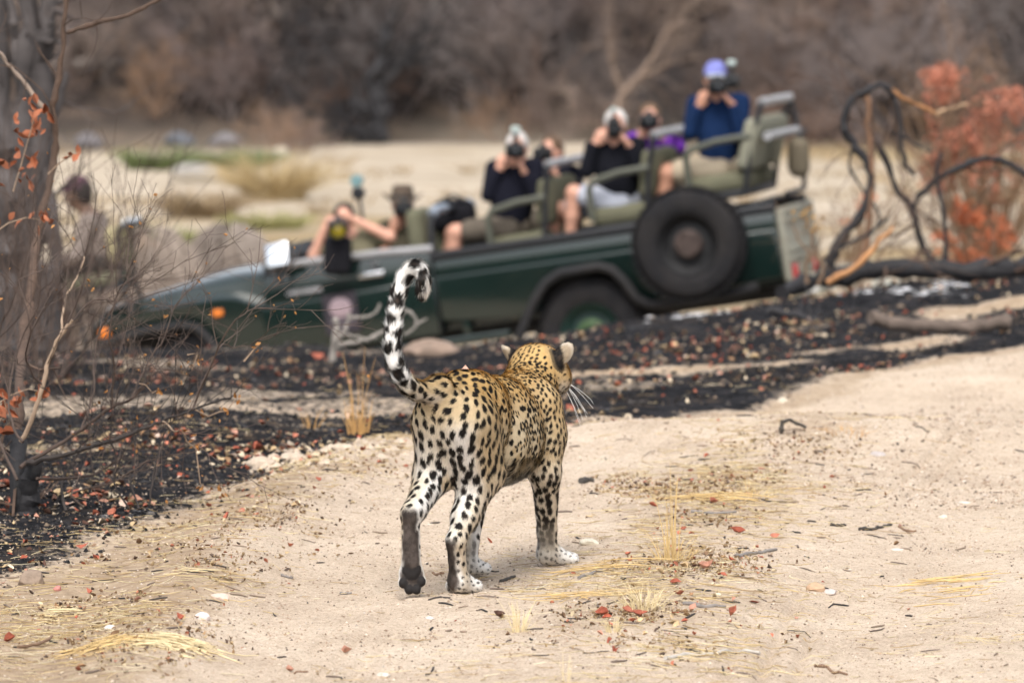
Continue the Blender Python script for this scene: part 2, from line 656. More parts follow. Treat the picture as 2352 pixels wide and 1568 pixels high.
# zones: R burnt, G straw-strewn verge, B far bank soil, A loose trodden sand
def zones(x, y):
    wob = .22 * fbm2(x * 1.3, y * 1.3, 4, 40) + .10 * fbm2(x * 6, y * 6, 2, 44)
    be = burn_edge(y)
    burn = smooth(be - x + wob, -.16, .32)
    pat = fbm2(x * .55, y * 1.5, 4, 61)
    burn = burn * (1 - .45 * smooth(pat, .26, .44) * smooth(be - x, .2, .8))
    # bare sandy streaks in the burnt ground, and the unburnt soil left of the leopard
    st = np.exp(-((y - 24.2 - .25 * (x - .6)) / .28) ** 2) * smooth(x, .15, .35) * (1 - smooth(x, 1.2, 1.6))
    st2 = np.exp(-((y - 25.2 - .3 * (x - 1.7)) / .3) ** 2) * smooth(x, 1.2, 1.5) * (1 - smooth(x, 2.0, 2.4))
    st3 = .34 * np.exp(-((y - 20.6 - .2 * (x + 1)) / .75) ** 2) * smooth(x, -2.3, -1.5) * (1 - smooth(x, -.75, -.35))
    st4 = np.exp(-((y - 27.6 - .5 * (x - 2.2)) / .5) ** 2) * smooth(x, 2.0, 2.25)
    burn = burn * (1 - np.clip(st + st2 + st3 + st4, 0, 1) * smooth(wob, -.22, .05))
    yc = crest_y(x)
    burn = burn * (1 - smooth(y + 1.2 * wob, yc + 8.0, yc + 12.5)) * (y < 60)  # burn added down the unseen slope so the vehicle side reflects dark ground
    ver = smooth(road_edge(y) - x + wob, -.25, .12) * (1 - burn) * (y < 30)
    hmp = np.exp(-((x - hump_x(y)) / .4) ** 2) * smooth(noise2(x * 2.2, y * 1.1, 71), -.22, .25) * (y < 21)
    ver = np.clip(ver + .7 * hmp, 0, 1)
    yb = 103 + 2.5 * np.sin(x * .21 + 1.0)
    bank = smooth(y, yb - 4, yb + 1.5)
    dry = smooth(fbm2(x * .16, y * .35, 4, 90), .0, .4) * (y > 36) * (1 - bank)
    return burn, ver, bank, dry


burn, ver, bank, dry = zones(x, y)
gm = Mesh()
gm.add(np.stack([x, y, Z], 1), gf, np.stack([burn, ver, bank, dry], 1))

m = bpy.data.materials.new('sand_and_burnt_earth')
m.use_nodes = True
nt = m.node_tree
bs = nt.nodes['Principled BSDF']
bs.inputs['Roughness'].default_value = 0.95
bs.inputs['Specular IOR Level'].default_value = 0.06
L = nt.links.new
tc = _n(nt, 'ShaderNodeTexCoord')
at = _n(nt, 'ShaderNodeAttribute', attribute_name='Col')
sep = _n(nt, 'ShaderNodeSeparateColor')
L(at.outputs['Color'], sep.inputs[0])


def noise(scale, detail=5.0, rough=.6):
    q = _n(nt, 'ShaderNodeTexNoise', Scale=scale, Detail=detail, Roughness=rough)
    L(tc.outputs['Object'], q.inputs['Vector'])
    return q.outputs['Fac']


def ramp(src, stops):
    r = nt.nodes.new('ShaderNodeValToRGB')
    while len(r.color_ramp.elements) < len(stops):
        r.color_ramp.elements.new(.5)
    for e, (p_, c_) in zip(r.color_ramp.elements, stops):
        e.position = p_; e.color = (*c_, 1)
    L(src, r.inputs[0])
    return r.outputs[0]


def mapr(src, a, b, c, d):
    r = _n(nt, 'ShaderNodeMapRange')
    for k, v in zip(('From Min', 'From Max', 'To Min', 'To Max'), (a, b, c, d)):
        r.inputs[k].default_value = v
    L(src, r.inputs['Value'])
    return r.outputs[0]


def mix(f, a, b, bt='MIX'):
    q = _n(nt, 'ShaderNodeMix', data_type='RGBA', blend_type=bt)
    if isinstance(f, float): q.inputs[0].default_value = f
    else: L(f, q.inputs[0])
    for s, t in ((6, a), (7, b)):
        if isinstance(t, tuple): q.inputs[s].default_value = (*t, 1)
        else: L(t, q.inputs[s])
    return q.outputs[2]


def math2(op, a, b):
    q = _n(nt, 'ShaderNodeMath', operation=op)
    for s, t in ((0, a), (1, b)):
        if isinstance(t, (int, float)): q.inputs[s].default_value = t
        else: L(t, q.inputs[s])
    return q.outputs[0]


sand = ramp(noise(2.3, 6, .62), [(.3, (.47, .380, .295)), (.55, (.57, .470, .372)), (.75, (.63, .540, .440))])
grain = noise(210, 3, .7)
sand = mix(1.0, sand, ramp(grain, [(.30, (.45, .40, .36)), (.44, (.92, .91, .90)), (.60, (1.04, 1.04, 1.03)), (.72, (1.35, 1.34, 1.32))]), 'MULTIPLY')
sand = mix(1.0, sand, ramp(noise(85, 4, .7), [(.32, (.74, .71, .68)), (.47, (1., 1., 1.)), (.66, (1.16, 1.15, 1.14))]), 'MULTIPLY')
sand = mix(1.0, sand, ramp(noise(30, 4, .65), [(.30, (.84, .82, .80)), (.5, (1., 1., 1.)), (.70, (1.07, 1.07, 1.06))]), 'MULTIPLY')
g2 = _n(nt, 'ShaderNodeTexVoronoi', Scale=75.0)
L(tc.outputs['Object'], g2.inputs['Vector'])
peb = math2('MULTIPLY', mapr(g2.outputs['Distance'], .12, .2, 1, 0), mapr(noise(9, 3), .5, .62, 0, .75))
pebc = _n(nt, 'ShaderNodeSeparateColor'); L(g2.outputs['Color'], pebc.inputs[0])
sand = mix(peb, sand, ramp(pebc.outputs[0], [(.0, (.10, .07, .05)), (.45, (.26, .18, .12)), (.7, (.5, .42, .34)), (1., (.66, .58, .5))]))
soil = ramp(noise(14, 6, .7), [(.3, (.16, .105, .065)), (.5, (.33, .24, .155)), (.7, (.47, .37, .26))])
river = mix(mapr(noise(.55, 5), .4, .62, 0., 1.), (.37, .31, .235), (.47, .40, .315))
river = mix(at.outputs['Alpha'], river, ramp(noise(6, 5), [(.3, (.22, .165, .10)), (.6, (.34, .26, .15)), (.8, (.42, .34, .22))]))
geo = _n(nt, 'ShaderNodeNewGeometry')
sp = _n(nt, 'ShaderNodeSeparateXYZ'); L(geo.outputs['Position'], sp.inputs[0])
sand = mix(mapr(sp.outputs[1], 33, 40, 0, 1), sand, river)
base = mix(mapr(math2('ADD', sep.outputs[1], math2('MULTIPLY', math2('SUBTRACT', noise(18, 5, .7), .5), 1.1)), .35, .9, 0, .8), sand, soil)
char = ramp(noise(7, 7, .68), [(.28, (.006, .006, .007)), (.5, (.015, .015, .017)), (.66, (.034, .032, .034)), (.8, (.09, .082, .08))])
brown = ramp(noise(21, 6, .7), [(.35, (.03, .025, .022)), (.6, (.16, .115, .08)), (.75, (.30, .23, .17))])
char = mix(mapr(noise(3.1, 6, .72), .55, .70, 0, .6), char, brown)
ash = mapr(math2('MULTIPLY', noise(1.1, 3), noise(14, 6, .75)), .35, .42, 0, .5)
char = mix(ash, char, (.30, .30, .31))
bf = math2('ADD', sep.outputs[0], math2('MULTIPLY', math2('SUBTRACT', noise(26, 6, .72), .5), 1.2))
base = mix(mapr(bf, .38, .66, 0, 1), base, char)
bankc = ramp(noise(1.4, 6, .65), [(.3, (.018, .016, .016)), (.5, (.055, .043, .037)), (.7, (.13, .095, .072))])
base = mix(sep.outputs[2], base, bankc)
L(base, bs.inputs['Base Color'])
bh = math2('ADD', math2('MULTIPLY', noise(55, 6, .7), .9), math2('MULTIPLY', grain, .5))
bp = _n(nt, 'ShaderNodeBump', Strength=.7, Distance=.014)
L(bh, bp.inputs['Height'])
L(bp.outputs[0], bs.inputs['Normal'])
ground = obj('ground', gm, m, None, True, None)
tag(ground, 'pale sandy track, burnt verge and dry riverbed as one ground', None, None, 'structure')
# ================================================================== LEOPARD
LO = np.array([-.197, 15.014, 0.0])
LO[2] = float(H(np.array([-.14]), np.array([15.0]))[0]) - .004
LF = nrm(np.array([.342, .940, 0])); LR = nrm(np.array([.940, -.342, 0])); LU = np.array([0, 0, 1.0])
LB = np.stack([LF, LR, LU])                    # rows: local axes


def toL(p): return (np.asarray(p) - LO) @ LB.T
def LP(u, v, D): return toL(P(u, v, D))


LPR = []                                       # (primitive, region, flow direction)


def lp(pr, region, flow=None):
    if flow is None:
        flow = pr[2] - pr[1] if pr[0] == 'c' else np.array([-1.0, 0, -.3])
    LPR.append((pr, region, nrm(flow)))


def lc(a, b, ra, rb, region, flow=None, k=.03):
    lp(C(a, b, ra, rb, k), region, flow)


BK = (-1, 0, -.12)
lc((.02, 0, .53), (.16, 0, .535), .072, .088, 'rump', BK, .05)
lc((.16, 0, .535), (.24, 0, .53), .088, .088, 'back', BK, .05)
for s in (-1, 1):
    lc((.02, s * .036 + .004, .50), (.2, s * .046 - .002, .475), .059, .074, 'rump', (-1, 0, -.5), .05)
lc((.24, 0, .525), (.46, -.01, .49), .088, .095, 'back', BK, .05)
lc((.22, -.005, .43), (.36, -.01, .405), .10, .118, 'flank', (-1, 0, -.5), .05)
lc((.36, -.01, .405), (.5, -.015, .40), .118, .118, 'flank', (-1, 0, -.5), .05)
lc((.46, -.01, .485), (.70, -.02, .462), .097, .102, 'shoulder', BK, .05)
lc((.5, -.015, .40), (.72, -.02, .385), .115, .10, 'flank', (-1, 0, -.4), .05)
lc((.56, -.018, .525), (.70, -.018, .505), .050, .050, 'shoulder', BK, .04)
# neck
lc((.68, -.02, .482), (.82, -.035, .530), .090, .077, 'neck', (-1, 0, -.25), .07)
# right hind leg (planted)
lc((.08, .045, .49), (.155, .062, .345), .085, .066, 'thigh', (-.2, 0, -1), .04)
lc((.02, .045, .47), (.085, .058, .33), .058, .052, 'thigh', (-.1, 0, -1), .04)
lc((.15, .062, .34), (.03, .056, .225), .060, .040, 'calf', (-.3, 0, -1), .03)
lc((.03, .056, .225), (-.03, .052, .165), .036, .026, 'calf', (-.1, 0, -1), .02)
lc((-.035, .05, .162), (.01, .043, .05), .0255, .0265, 'meta', (.1, 0, -1), .02)
lc((.008, .043, .038), (.05, .042, .032), .029, .030, 'paw', (1, 0, -.2), .02)
for q, (df, dr) in enumerate(((.058, .004), (.083, .026), (.083, .054), (.066, .076))):
    lc((.035, .030 + .008 * q, .030), (df, dr, .021), .019, .0185, 'paw', (1, 0, -.1), .012)
# left hind leg (trailing, sole turned back)
lc((.08, -.036, .49), (.085, -.049, .36), .070, .056, 'thigh', (-.2, 0, -1), .04)
lc((.015, -.036, .47), (.03, -.047, .35), .052, .048, 'thigh', (-.1, 0, -1), .04)
hk = LP(943, 1180, 14.90)
lc((.08, -.053, .35), hk + np.array([.03, .004, .01]), .056, .032, 'calf', (-.4, 0, -1), .03)
lc(hk + np.array([.03, .004, .01]), hk, .030, .025, 'calf', (-.1, 0, -1), .02)
pw = LP(944, 1290, 14.90)
lc(hk, pw, .0255, .028, 'meta', (0, 0, -1), .02)
LH_N = toL(LO + np.array([.10, -1, .12])); LH_N = nrm(LH_N)          # sole faces the camera
px_ = toL(LO + np.array([1, 0, .05])); px_ = nrm(px_ - LH_N * (px_ @ LH_N)); pz_ = np.cross(px_, LH_N)
if pz_[2] < 0: pz_ = -pz_
LM = np.stack([px_, LH_N, pz_], 1)
pc = LP(945, 1318, 14.905)
lp(E(pc - LH_N * .004, (.037, .026, .042), LM, .015), 'paw', (0, 0, -1))
PADS = []


def onsole(a, b, c): return pc + px_ * a + LH_N * b + pz_ * c


for a, c in ((-.026, -.024), (-.010, -.043), (.012, -.044), (.027, -.022)):
    lp(E(onsole(a, .002, c), (.0145, .017, .0175), LM, .007), 'paw', (0, 0, -1))
    lp(E(onsole(a * 1.0, .014, c), (.0095, .0085, .0120), LM, .003), 'pad', (0, 0, -1))
lp(E(onsole(0, .018, .002), (.019, .010, .016), LM, .006), 'pad', (0, 0, -1))
for a in (-.012, .012):
    lp(E(onsole(a, .018, .012), (.013, .010, .013), LM, .005), 'pad', (0, 0, -1))
# right front leg (planted ahead)
lc((.70, .045, .49), (.70, .058, .40), .062, .060, 'shoulder', (-.2, 0, -1), .04)
lc((.70, .058, .40), (.675, .070, .29), .060, .045, 'upperarm', (-.1, 0, -1), .035)
lc((.675, .070, .29), (.74, .052, .11), .044, .0285, 'forearm', (0, 0, -1), .02)
lc((.74, .052, .11), (.748, .052, .045), .0285, .031, 'wrist', (.2, 0, -1), .015)
lc((.745, .052, .038), (.775, .066, .032), .032, .031, 'paw', (1, .5, -.2), .015)
for df, dr in ((.805, .052), (.822, .074), (.819, .098), (.800, .113)):
    lc((.77, .062 + (dr - .08) * .4, .030), (df, dr, .021), .020, .0185, 'paw', (1, .5, -.1), .01)
# left front leg (behind the other)
lc((.70, -.085, .48), (.68, -.095, .40), .058, .055, 'shoulder', (-.2, 0, -1), .04)
lc((.68, -.095, .40), (.57, -.095, .30), .054, .040, 'upperarm', (-.3, 0, -1), .035)
lc((.57, -.095, .30), (.445, -.086, .10), .040, .026, 'forearm', (-.3, 0, -1), .02)
lc((.445, -.086, .10), (.435, -.086, .045), .026, .028, 'wrist', (.1, 0, -1), .015)
lc((.435, -.086, .036), (.47, -.086, .030), .029, .029, 'paw', (1, 0, -.2), .015)
for dr in (-.122, -.10, -.074, -.052):
    lc((.46, -.087 + (dr + .087) * .5, .028), (.505 - abs(dr + .087) * .4, dr, .020), .019, .0175, 'paw', (1, 0, -.1), .01)
# tail
TP = [(1008, 895), (985, 899), (958, 897), (937, 885), (919, 862), (907, 833), (901, 796), (903, 755), (907, 714), (915, 673), (928, 638),
      (942, 619), (957, 614), (968, 624), (973, 645), (971, 666), (970, 676)]
TD = [14.99, 14.95, 14.90, 14.86, 14.83, 14.81, 14.80, 14.80, 14.80, 14.80, 14.80, 14.79, 14.78, 14.77, 14.76, 14.76, 14.76]
TR = [.036, .030, .0255, .0235, .0225, .0215, .0210, .0205, .0195, .0190, .0185, .018, .018, .018, .018, .0175, .0145]
TPL = [LP(u, v, d) for (u, v), d in zip(TP, TD)]
for q in range(len(TPL) - 1):
    rg = 'tailroot' if q < 3 else ('tail' if q < 12 else 'tailtip')
    lc(TPL[q], TPL[q + 1], TR[q], TR[q + 1], rg, None, .012)
lc((.0, 0, .545), TPL[0], .05, .036, 'tailroot', (-1, 0, -.2), .03)
# head, turned to the right
hc = LP(1236, 850, 15.87)
hd = toL(LO + np.array([math.sin(.60), math.cos(.60), -.16])); hd = nrm(hd)
hr = -nrm(np.cross(hd, LU)); hu = -np.cross(hr, hd)      # the local axes are left-handed
HM = np.stack([hr, hd, hu], 1)


def hp(a, b, c): return hc + hr * a + hd * b + hu * c


HB = -hd * .8 - LU * .4
lp(E(hp(0, -.005, .012), (.077, .084, .066), HM, .03), 'head', HB)
lc((.82, -.035, .530), hp(0, -.02, -.008), .077, .066, 'neck', (-1, 0, -.3), .04)
for s in (-1, 1):
    lp(E(hp(s * .046, .030, -.020), (.045, .050, .050), HM, .025), 'cheek', HB)
    lp(E(hp(s * .022, .105, -.030), (.024, .030, .024), HM, .015), 'muzzle', HB)
lc(hp(0, .06, .0), hp(0, .115, -.018), .040, .024, 'head', HB, .02)
lc(hp(0, .05, -.04), hp(0, .10, -.052), .035, .022, 'muzzle', HB, .02)
EARS = []
for s, (u, v, d) in ((-1, (1172, 815, 15.89)), (1, (1294, 812, 15.83))):
    c = LP(u, v, d)
    base = hp(s * .052, -.012, .004)
    ax = nrm(c - base)
    nn = nrm(-hd * .75 + hr * s * .55); nn = nrm(nn - ax * (nn @ ax)); ss = np.cross(ax, nn)
    EM = np.stack([ss, nn, ax], 1)
    lp(E(c, (.0265 if s > 0 else .0215, .010, .038), EM, .010), 'ear', ax)
    lp(E(c - nn * .008 + ax * -.004, (.020, .010, .026), EM, .008), 'ear', ax)
    lc(base, c - ax * .016, .027, .017, 'earbase', ax, .016)
    EARS.append((c, ax, nn, ss))

LV, LQ = sdf_mesh([q[0] for q in LPR], .0042, 2)
LN = vnormals(LV, LQ)
REG = ['rump', 'back', 'flank', 'shoulder', 'neck', 'thigh', 'calf', 'meta', 'paw', 'pad', 'upperarm', 'forearm', 'wrist', 'tailroot', 'tail', 'tailtip', 'head', 'cheek', 'muzzle', 'ear', 'earbase']


def leo_weights(p):
    d = np.stack([prim_d(p, q[0]) for q in LPR], 1)
    w = np.exp(-np.clip(d - d.min(1, keepdims=True), 0, .2) / .009)
    w /= w.sum(1, keepdims=True)
    Wr = np.zeros((len(p), len(REG)))
    fl = np.zeros((len(p), 3))
    for q, (pr, rg, f) in enumerate(LPR):
        Wr[:, REG.index(rg)] += w[:, q]
        fl += w[:, q:q + 1] * f
    ip = [q for q, v in enumerate(LPR) if v[1] == 'pad']
    wp = smooth(.0035 - d[:, ip].min(1), -.0015, .0015)[:, None]
    Wr *= 1 - wp
    Wr[:, REG.index('pad')] += wp[:, 0]
    return Wr, fl


#            spacing  a      b      rosette ring radius (0 = solid)
SPOT = dict(rump=(.0240, .0128, .0078, .0), back=(.0310, .017, .010, .0126), flank=(.0310, .015, .009, .0128), shoulder=(.0165, .0092, .0058, .0),
            neck=(.0140, .0082, .0052, 0), thigh=(.0275, .0155, .0098, .0), calf=(.0235, .0130, .0090, 0), meta=(.019, .0065, .0060, 0),
            paw=(.0135, .0040, .0030, 0), pad=(.2, .001, .001, 0), upperarm=(.0175, .0092, .0068, 0), forearm=(.0220, .0132, .0106, 0), wrist=(.019, .008, .007, 0),
            tailroot=(.027, .0130, .0090, 0), tail=(.0365, .0205, .0140, 0), tailtip=(.03, .014, .013, 0), head=(.0092, .0062, .0036, 0),
            cheek=(.0120, .0054, .0034, 0), muzzle=(.012, .003, .002, 0), ear=(.3, .001, .001, 0), earbase=(.014, .004, .003, 0))
SP = np.array([SPOT[q] for q in REG])
LWt, LFl = leo_weights(LV)
rg_ = np.random.default_rng(5)
cand = rg_.permutation(len(LV))[:60000]
par = LWt[cand] @ SP[:, :3]
dom = LWt[cand].argmax(1)
grid, kept = {}, []
cell = .045
for ci, vi in enumerate(cand):
    p = LV[vi]; S = par[ci, 0]
    if S > .15: continue
    key = tuple((p // cell).astype(int))
    ok = True
    for dx in (-1, 0, 1):
        for dy in (-1, 0, 1):
            for dz in (-1, 0, 1):
                for (w, s2) in grid.get((key[0] + dx, key[1] + dy, key[2] + dz), ()):
                    lim = min(S, s2) * .55 + max(S, s2) * .45
                    if (w[0] - p[0]) ** 2 + (w[1] - p[1]) ** 2 + (w[2] - p[2]) ** 2 < lim * lim:
                        ok = False; break
                if not ok: break
            if not ok: break
        if not ok: break
    if ok:
        grid.setdefault(key, []).append((p, S))
        kept.append((vi, ci))
BL = []                                       # dark blots: centre, normal, axis, a, b
FILL = []                                     # tan rosette centres
for vi, ci in kept:
    p, n, f = LV[vi], LN[vi], LFl[vi]
    t = nrm(f - n * (f @ n)); b = np.cross(n, t)
    an = rg_.normal(0, .28)
    t, b = t * math.cos(an) + b * math.sin(an), b * math.cos(an) - t * math.sin(an)
    a_, b_ = par[ci, 1] * rg_.uniform(.78, 1.25), par[ci, 2] * rg_.uniform(.8, 1.22)
    R = SP[dom[ci], 3]
    mix_r = R > 0 and rg_.random() < .93 and LWt[vi][[REG.index('back'), REG.index('flank')]].sum() > .55
    if mix_r:
        R *= rg_.uniform(.8, 1.15)
        m_ = rg_.integers(3, 6); a0 = rg_.uniform(0, 6.28)
        for q in range(m_):
            if m_ > 3 and rg_.random() < .16: continue
            th = a0 + q * 6.283 / m_ + rg_.normal(0, .2)
            o = t * math.cos(th) * R * 1.12 + b * math.sin(th) * R * .80
            tt = -t * math.sin(th) + b * math.cos(th)
            BL.append((p + o, n, tt, R * rg_.uniform(.52, .78), R * rg_.uniform(.40, .52)))
        FILL.append((p, n, t, R * 1.15, R * .85))
    else:
        BL.append((p, n, t, a_, b_))
        if rg_.random() < .22 and a_ > .009:      # joined double spots
            BL.append((p + t * a_ * .8 + b * b_ * rg_.uniform(-.7, .7), n, t, a_ * .6, b_ * .7))

# fur roots, area weighted
A_ = np.concatenate([LQ[:, [0, 1, 2]], LQ[:, [0, 2, 3]]])
ar = np.linalg.norm(np.cross(LV[A_[:, 1]] - LV[A_[:, 0]], LV[A_[:, 2]] - LV[A_[:, 0]]), axis=1) * .5
NH = 250000
tri = rg_.choice(len(A_), NH, p=ar / ar.sum())
r1, r2 = np.sqrt(rg_.random(NH)), rg_.random(NH)
bw = np.stack([1 - r1, r1 * (1 - r2), r1 * r2], 1)
HP_ = (LV[A_[tri]] * bw[:, :, None]).sum(1)
HN = nrm((LN[A_[tri]] * bw[:, :, None]).sum(1))
HWt = (LWt[A_[tri]] * bw[:, :, None]).sum(1)
HFl = (LFl[A_[tri]] * bw[:, :, None]).sum(1)

PT = np.concatenate([LV, HP_]); PN = np.concatenate([LN, HN]); PW = np.concatenate([LWt, HWt])
kd = kdtree.KDTree(len(PT))
for q, p in enumerate(PT.tolist()):
    kd.insert(p, q)
kd.balance()
wn1 = noise3(PT * 95, 3); wn2 = noise3(PT * 210, 4)
dark = np.zeros(len(PT)); fill = np.zeros(len(PT))
for arr, lst, soft in ((fill, FILL, .9), (dark, BL, .42)):
    for c, n, t, a, b_ in lst:
        ids = [q[1] for q in kd.find_range(c.tolist(), max(a, b_) * 1.5)]
        if not ids: continue
        ids = np.array(ids)
        d = PT[ids] - c
        e = np.sqrt((d @ t / a) ** 2 + (d @ np.cross(n, t) / b_) ** 2) + wn1[ids] * .55 + wn2[ids] * .28
        s = smooth(1.0 - e, -soft * .5, soft * .5) * ((PN[ids] @ n) > .0)
        arr[ids] = np.maximum(arr[ids], s)


def wsum(*r): return PW[:, [REG.index(q) for q in r]].sum(1)


GOLD, TAWNY, CREAM, WHITE = np.array([.53, .355, .15]), np.array([.40, .20, .055]), np.array([.64, .545, .385]), np.array([.83, .82, .80])
BLACK, SOLE = np.array([.010, .0085, .008]), np.array([.068, .056, .050]) 
zz, ff, rr = PT[:, 2], PT[:, 0], PT[:, 1]
wob3 = noise3(PT * 14, 9)
g = smooth(zz + .05 * wob3, .43, .585) * (1 - .55 * smooth(-ff, -.10, .02) * (zz > .2))           # gold on the back
wht = 1 - smooth(zz + .05 * wob3, .27, .36)
inner = smooth(-PN[:, 1] * np.sign(rr + .003), .05, .75)
limb = wsum('thigh', 'calf', 'forearm', 'upperarm', 'wrist', 'meta', 'paw')
wht = np.maximum(wht * (1 - limb) + limb * wht * .35, inner * limb * .9 * smooth(.47 - zz, -.02, .12))
rumpback = smooth(-PN[:, 0], .25, .85) * (ff < .1) * smooth(.50 - zz, -.03, .06)
wht = np.maximum(wht, .85 * rumpback * (wob3 + .8))
wht = np.maximum(wht, wsum('paw') * .85)
tl = wsum('tail', 'tailtip')
wht = np.maximum(wht, tl * .93)
wht = np.maximum(wht, wsum('tailroot') * .6 * smooth(-PN[:, 2], -.1, .8))
wht = np.maximum(wht, wsum('muzzle') * .85)
wht = np.maximum(wht, wsum('cheek') * .55 * smooth(-PN[:, 2], -.2, .6))
g = np.maximum(g, wsum('head') * .95); g = np.maximum(g, wsum('neck') * .85 * smooth(PN[:, 2], -.7, .25))
g = np.maximum(g * (1 - tl), wsum('tailroot') * .7 * smooth(PN[:, 2], -.1, .7))
g = np.maximum(g, .40 * limb * smooth(PN[:, 1] * np.sign(rr + .003), -.1, .6))
g = np.maximum(g, .75 * wsum('shoulder', 'upperarm') * smooth(zz, .28, .5))
colp = CREAM + (GOLD - CREAM) * np.clip(g, 0, 1)[:, None]
colp = colp + (WHITE - colp) * np.clip(wht, 0, 1)[:, None]
colp = colp + (GOLD * .82 - colp) * (fill * .48 * (1 - .6 * np.clip(wht, 0, 1)))[:, None]
# dark soles along the back of the hind feet
sdir = np.where(rr < 0, -PN[:, 0] * .98 + PN[:, 1] * .2, -PN[:, 0] * .86 - PN[:, 1] * .5)
sole = wsum('meta', 'calf', 'paw') * smooth(sdir + .22 * wn1, .48, .80) * np.where(rr < 0, smooth(.265 - zz, -.012, .012), smooth(.168 - zz, -.012, .012)) * (ff < .05)
sole = np.maximum(sole, wsum('wrist') * smooth(-PN[:, 0], .1, .6) * .95)
sole = np.maximum(sole, wsum('paw') * smooth(sdir, .45, .75) * (ff < .3))
sole = np.maximum(sole, (np.minimum(1, wsum('paw', 'meta', 'calf', 'pad')) * smooth(PN @ LH_N, .35, .75)) * (np.linalg.norm(PT - pc, axis=1) < .13))
dark *= 1 - .8 * sole
dark *= 1 - wsum('pad')
# tail: rings on the tip
tt_ = np.full(len(PT), 0.0)
tipax = np.array(TPL[12:])
dd = np.stack([np.linalg.norm(PT - q, axis=1) for q in tipax], 1)
ringp = dd.argmin(1) + wn1 * 1.2
under = smooth(-PN[:, 1] - .6 * PN[:, 0] + .4 * wn1, -.75, .1)
dark = np.maximum(dark, wsum('tailtip') * under * smooth(ringp, .6, 1.6) * (1 - .75 * smooth(wn1, .16, .3)))
# spine line and ears
dark = np.maximum(dark, .5 * smooth(wsum('rump', 'back'), .5, 1) * np.exp(-((rr + .004) / .010) ** 2) * (PN[:, 2] > .6) * (wn1 > -.08))
for c, ax, nn, ss in EARS:
    q = PT - c
    rad_ = np.sqrt((q @ ss / .028) ** 2 + (q @ ax / .036) ** 2)
    ew = wsum('ear', 'earbase')
    near_ = (np.linalg.norm(q, axis=1) < .06)
    inb = smooth(q @ nn, -.004, .004)
    rim = near_ * ew * smooth(rad_, .62, .9) * (q @ ax > -.018)
    colp = colp + (np.array([.30, .25, .19]) - colp) * (near_ * ew * inb)[:, None] * .9
    colp = colp + (np.array([.56, .50, .41]) - colp) * np.maximum(rim * .8, near_ * ew * (1 - inb) * .7)[:, None]
    med = (q @ nrm(toL(LO + np.array([1.0, 0, 0])))) * (1 if c[1] < hc[1] else -1)      # towards the head
    blk = near_ * np.minimum(1, 1.7 * ew) * smooth(med - .25 * (q @ ax) + wn1 * .006, *((-.010, .0) if c[1] < hc[1] else (.000, .010))) * smooth(.024 - (q @ ax), -.006, .006)
    dark = np.where(near_ & (ew > .3), np.maximum(dark * (1 - ew), blk), dark)
colp = colp + (SOLE * (1 + .9 * (wn1 + noise3(PT * 38, 12)))[:, None] - colp) * np.clip(sole, 0, 1)[:, None]
colp = colp + (np.array([.022, .020, .020]) - colp) * smooth(wsum('pad'), .3, .75)[:, None]
dcol = BLACK + np.clip(wn2 + wn1, 0, 1)[:, None] * np.array([.05, .032, .02])
colp = colp + (dcol - colp) * (np.clip(dark, 0, 1) * (1 - .22 * (wht > .6) * (zz < .34) * (ff > .2) * (1 - limb)))[:, None]

nV = len(LV)
m_skin = mat('leopard_coat', (1, 1, 1), .85, .05, 60, attr=True, spec=.15)
m_fur = mat('leopard_fur', (1, 1, 1), .72, .04, 40, attr=True, spec=.2)
leo = Mesh().add(LV @ LB, LQ[:, ::-1], colp[:nV])
leopard = obj('leopard', leo, m_skin, None, True, None, LO)
tag(leopard, 'spotted leopard walking away along the sandy track with raised curled tail', 'leopard')

# fur: one sliver per hair, shaded with the normal of the skin below
LEN = dict(rump=.009, back=.008, flank=.0075, shoulder=.0075, neck=.008, thigh=.010, calf=.010, meta=.006, paw=.006, pad=0, upperarm=.010, forearm=.008, wrist=.006,
           tailroot=.016, tail=.017, tailtip=.014, head=.006, cheek=.012, muzzle=.006, ear=.007, earbase=.011)
hl = HWt @ np.array([LEN[q] for q in REG])
hl = hl * rg_.uniform(.65, 1.35, NH) * (1 + 2.0 * (HN[:, 2] < -.3) * HWt[:, REG.index('flank')])
keep = (hl > .004) & (HWt[:, REG.index('pad')] < .4)
fl = HFl - HN * (HFl * HN).sum(1, keepdims=True)
cl = noise3(HP_ * 60, 21)[:, None]; cl2 = noise3(HP_ * 60, 22)[:, None]
fl = nrm(fl) + np.cross(HN, nrm(fl)) * cl * .35
lift = .24 + .22 * HWt[:, [REG.index('tail')]] + .12 * rg_.random((NH, 1)) + .14 * cl2
hdir = nrm(fl + HN * lift + rg_.normal(0, .12, (NH, 3)))
side = nrm(np.cross(hdir, HN + rg_.normal(0, .10, (NH, 3))))
wd = rg_.uniform(.0007, .00125, NH)[:, None]
b0, b1 = HP_ - side * wd - HN * .001, HP_ + side * wd - HN * .001
tip = HP_ + hdir * hl[:, None]
sw = (np.cross(b1 - b0, tip - b0) * HN).sum(1) > 0      # faces must look outwards in world space
b0, b1 = np.where(sw[:, None], b1, b0), np.where(sw[:, None], b0, b1)
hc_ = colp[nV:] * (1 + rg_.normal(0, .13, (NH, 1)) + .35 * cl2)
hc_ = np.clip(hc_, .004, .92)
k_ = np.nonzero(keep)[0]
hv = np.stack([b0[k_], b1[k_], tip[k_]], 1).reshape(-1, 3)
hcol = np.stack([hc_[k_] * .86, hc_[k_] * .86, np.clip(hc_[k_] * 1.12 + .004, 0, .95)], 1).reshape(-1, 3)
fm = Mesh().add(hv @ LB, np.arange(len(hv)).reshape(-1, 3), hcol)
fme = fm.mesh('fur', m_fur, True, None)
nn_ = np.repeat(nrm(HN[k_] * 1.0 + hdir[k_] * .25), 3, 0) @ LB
fme.normals_split_custom_set_from_vertices(nn_.astype(np.float32))
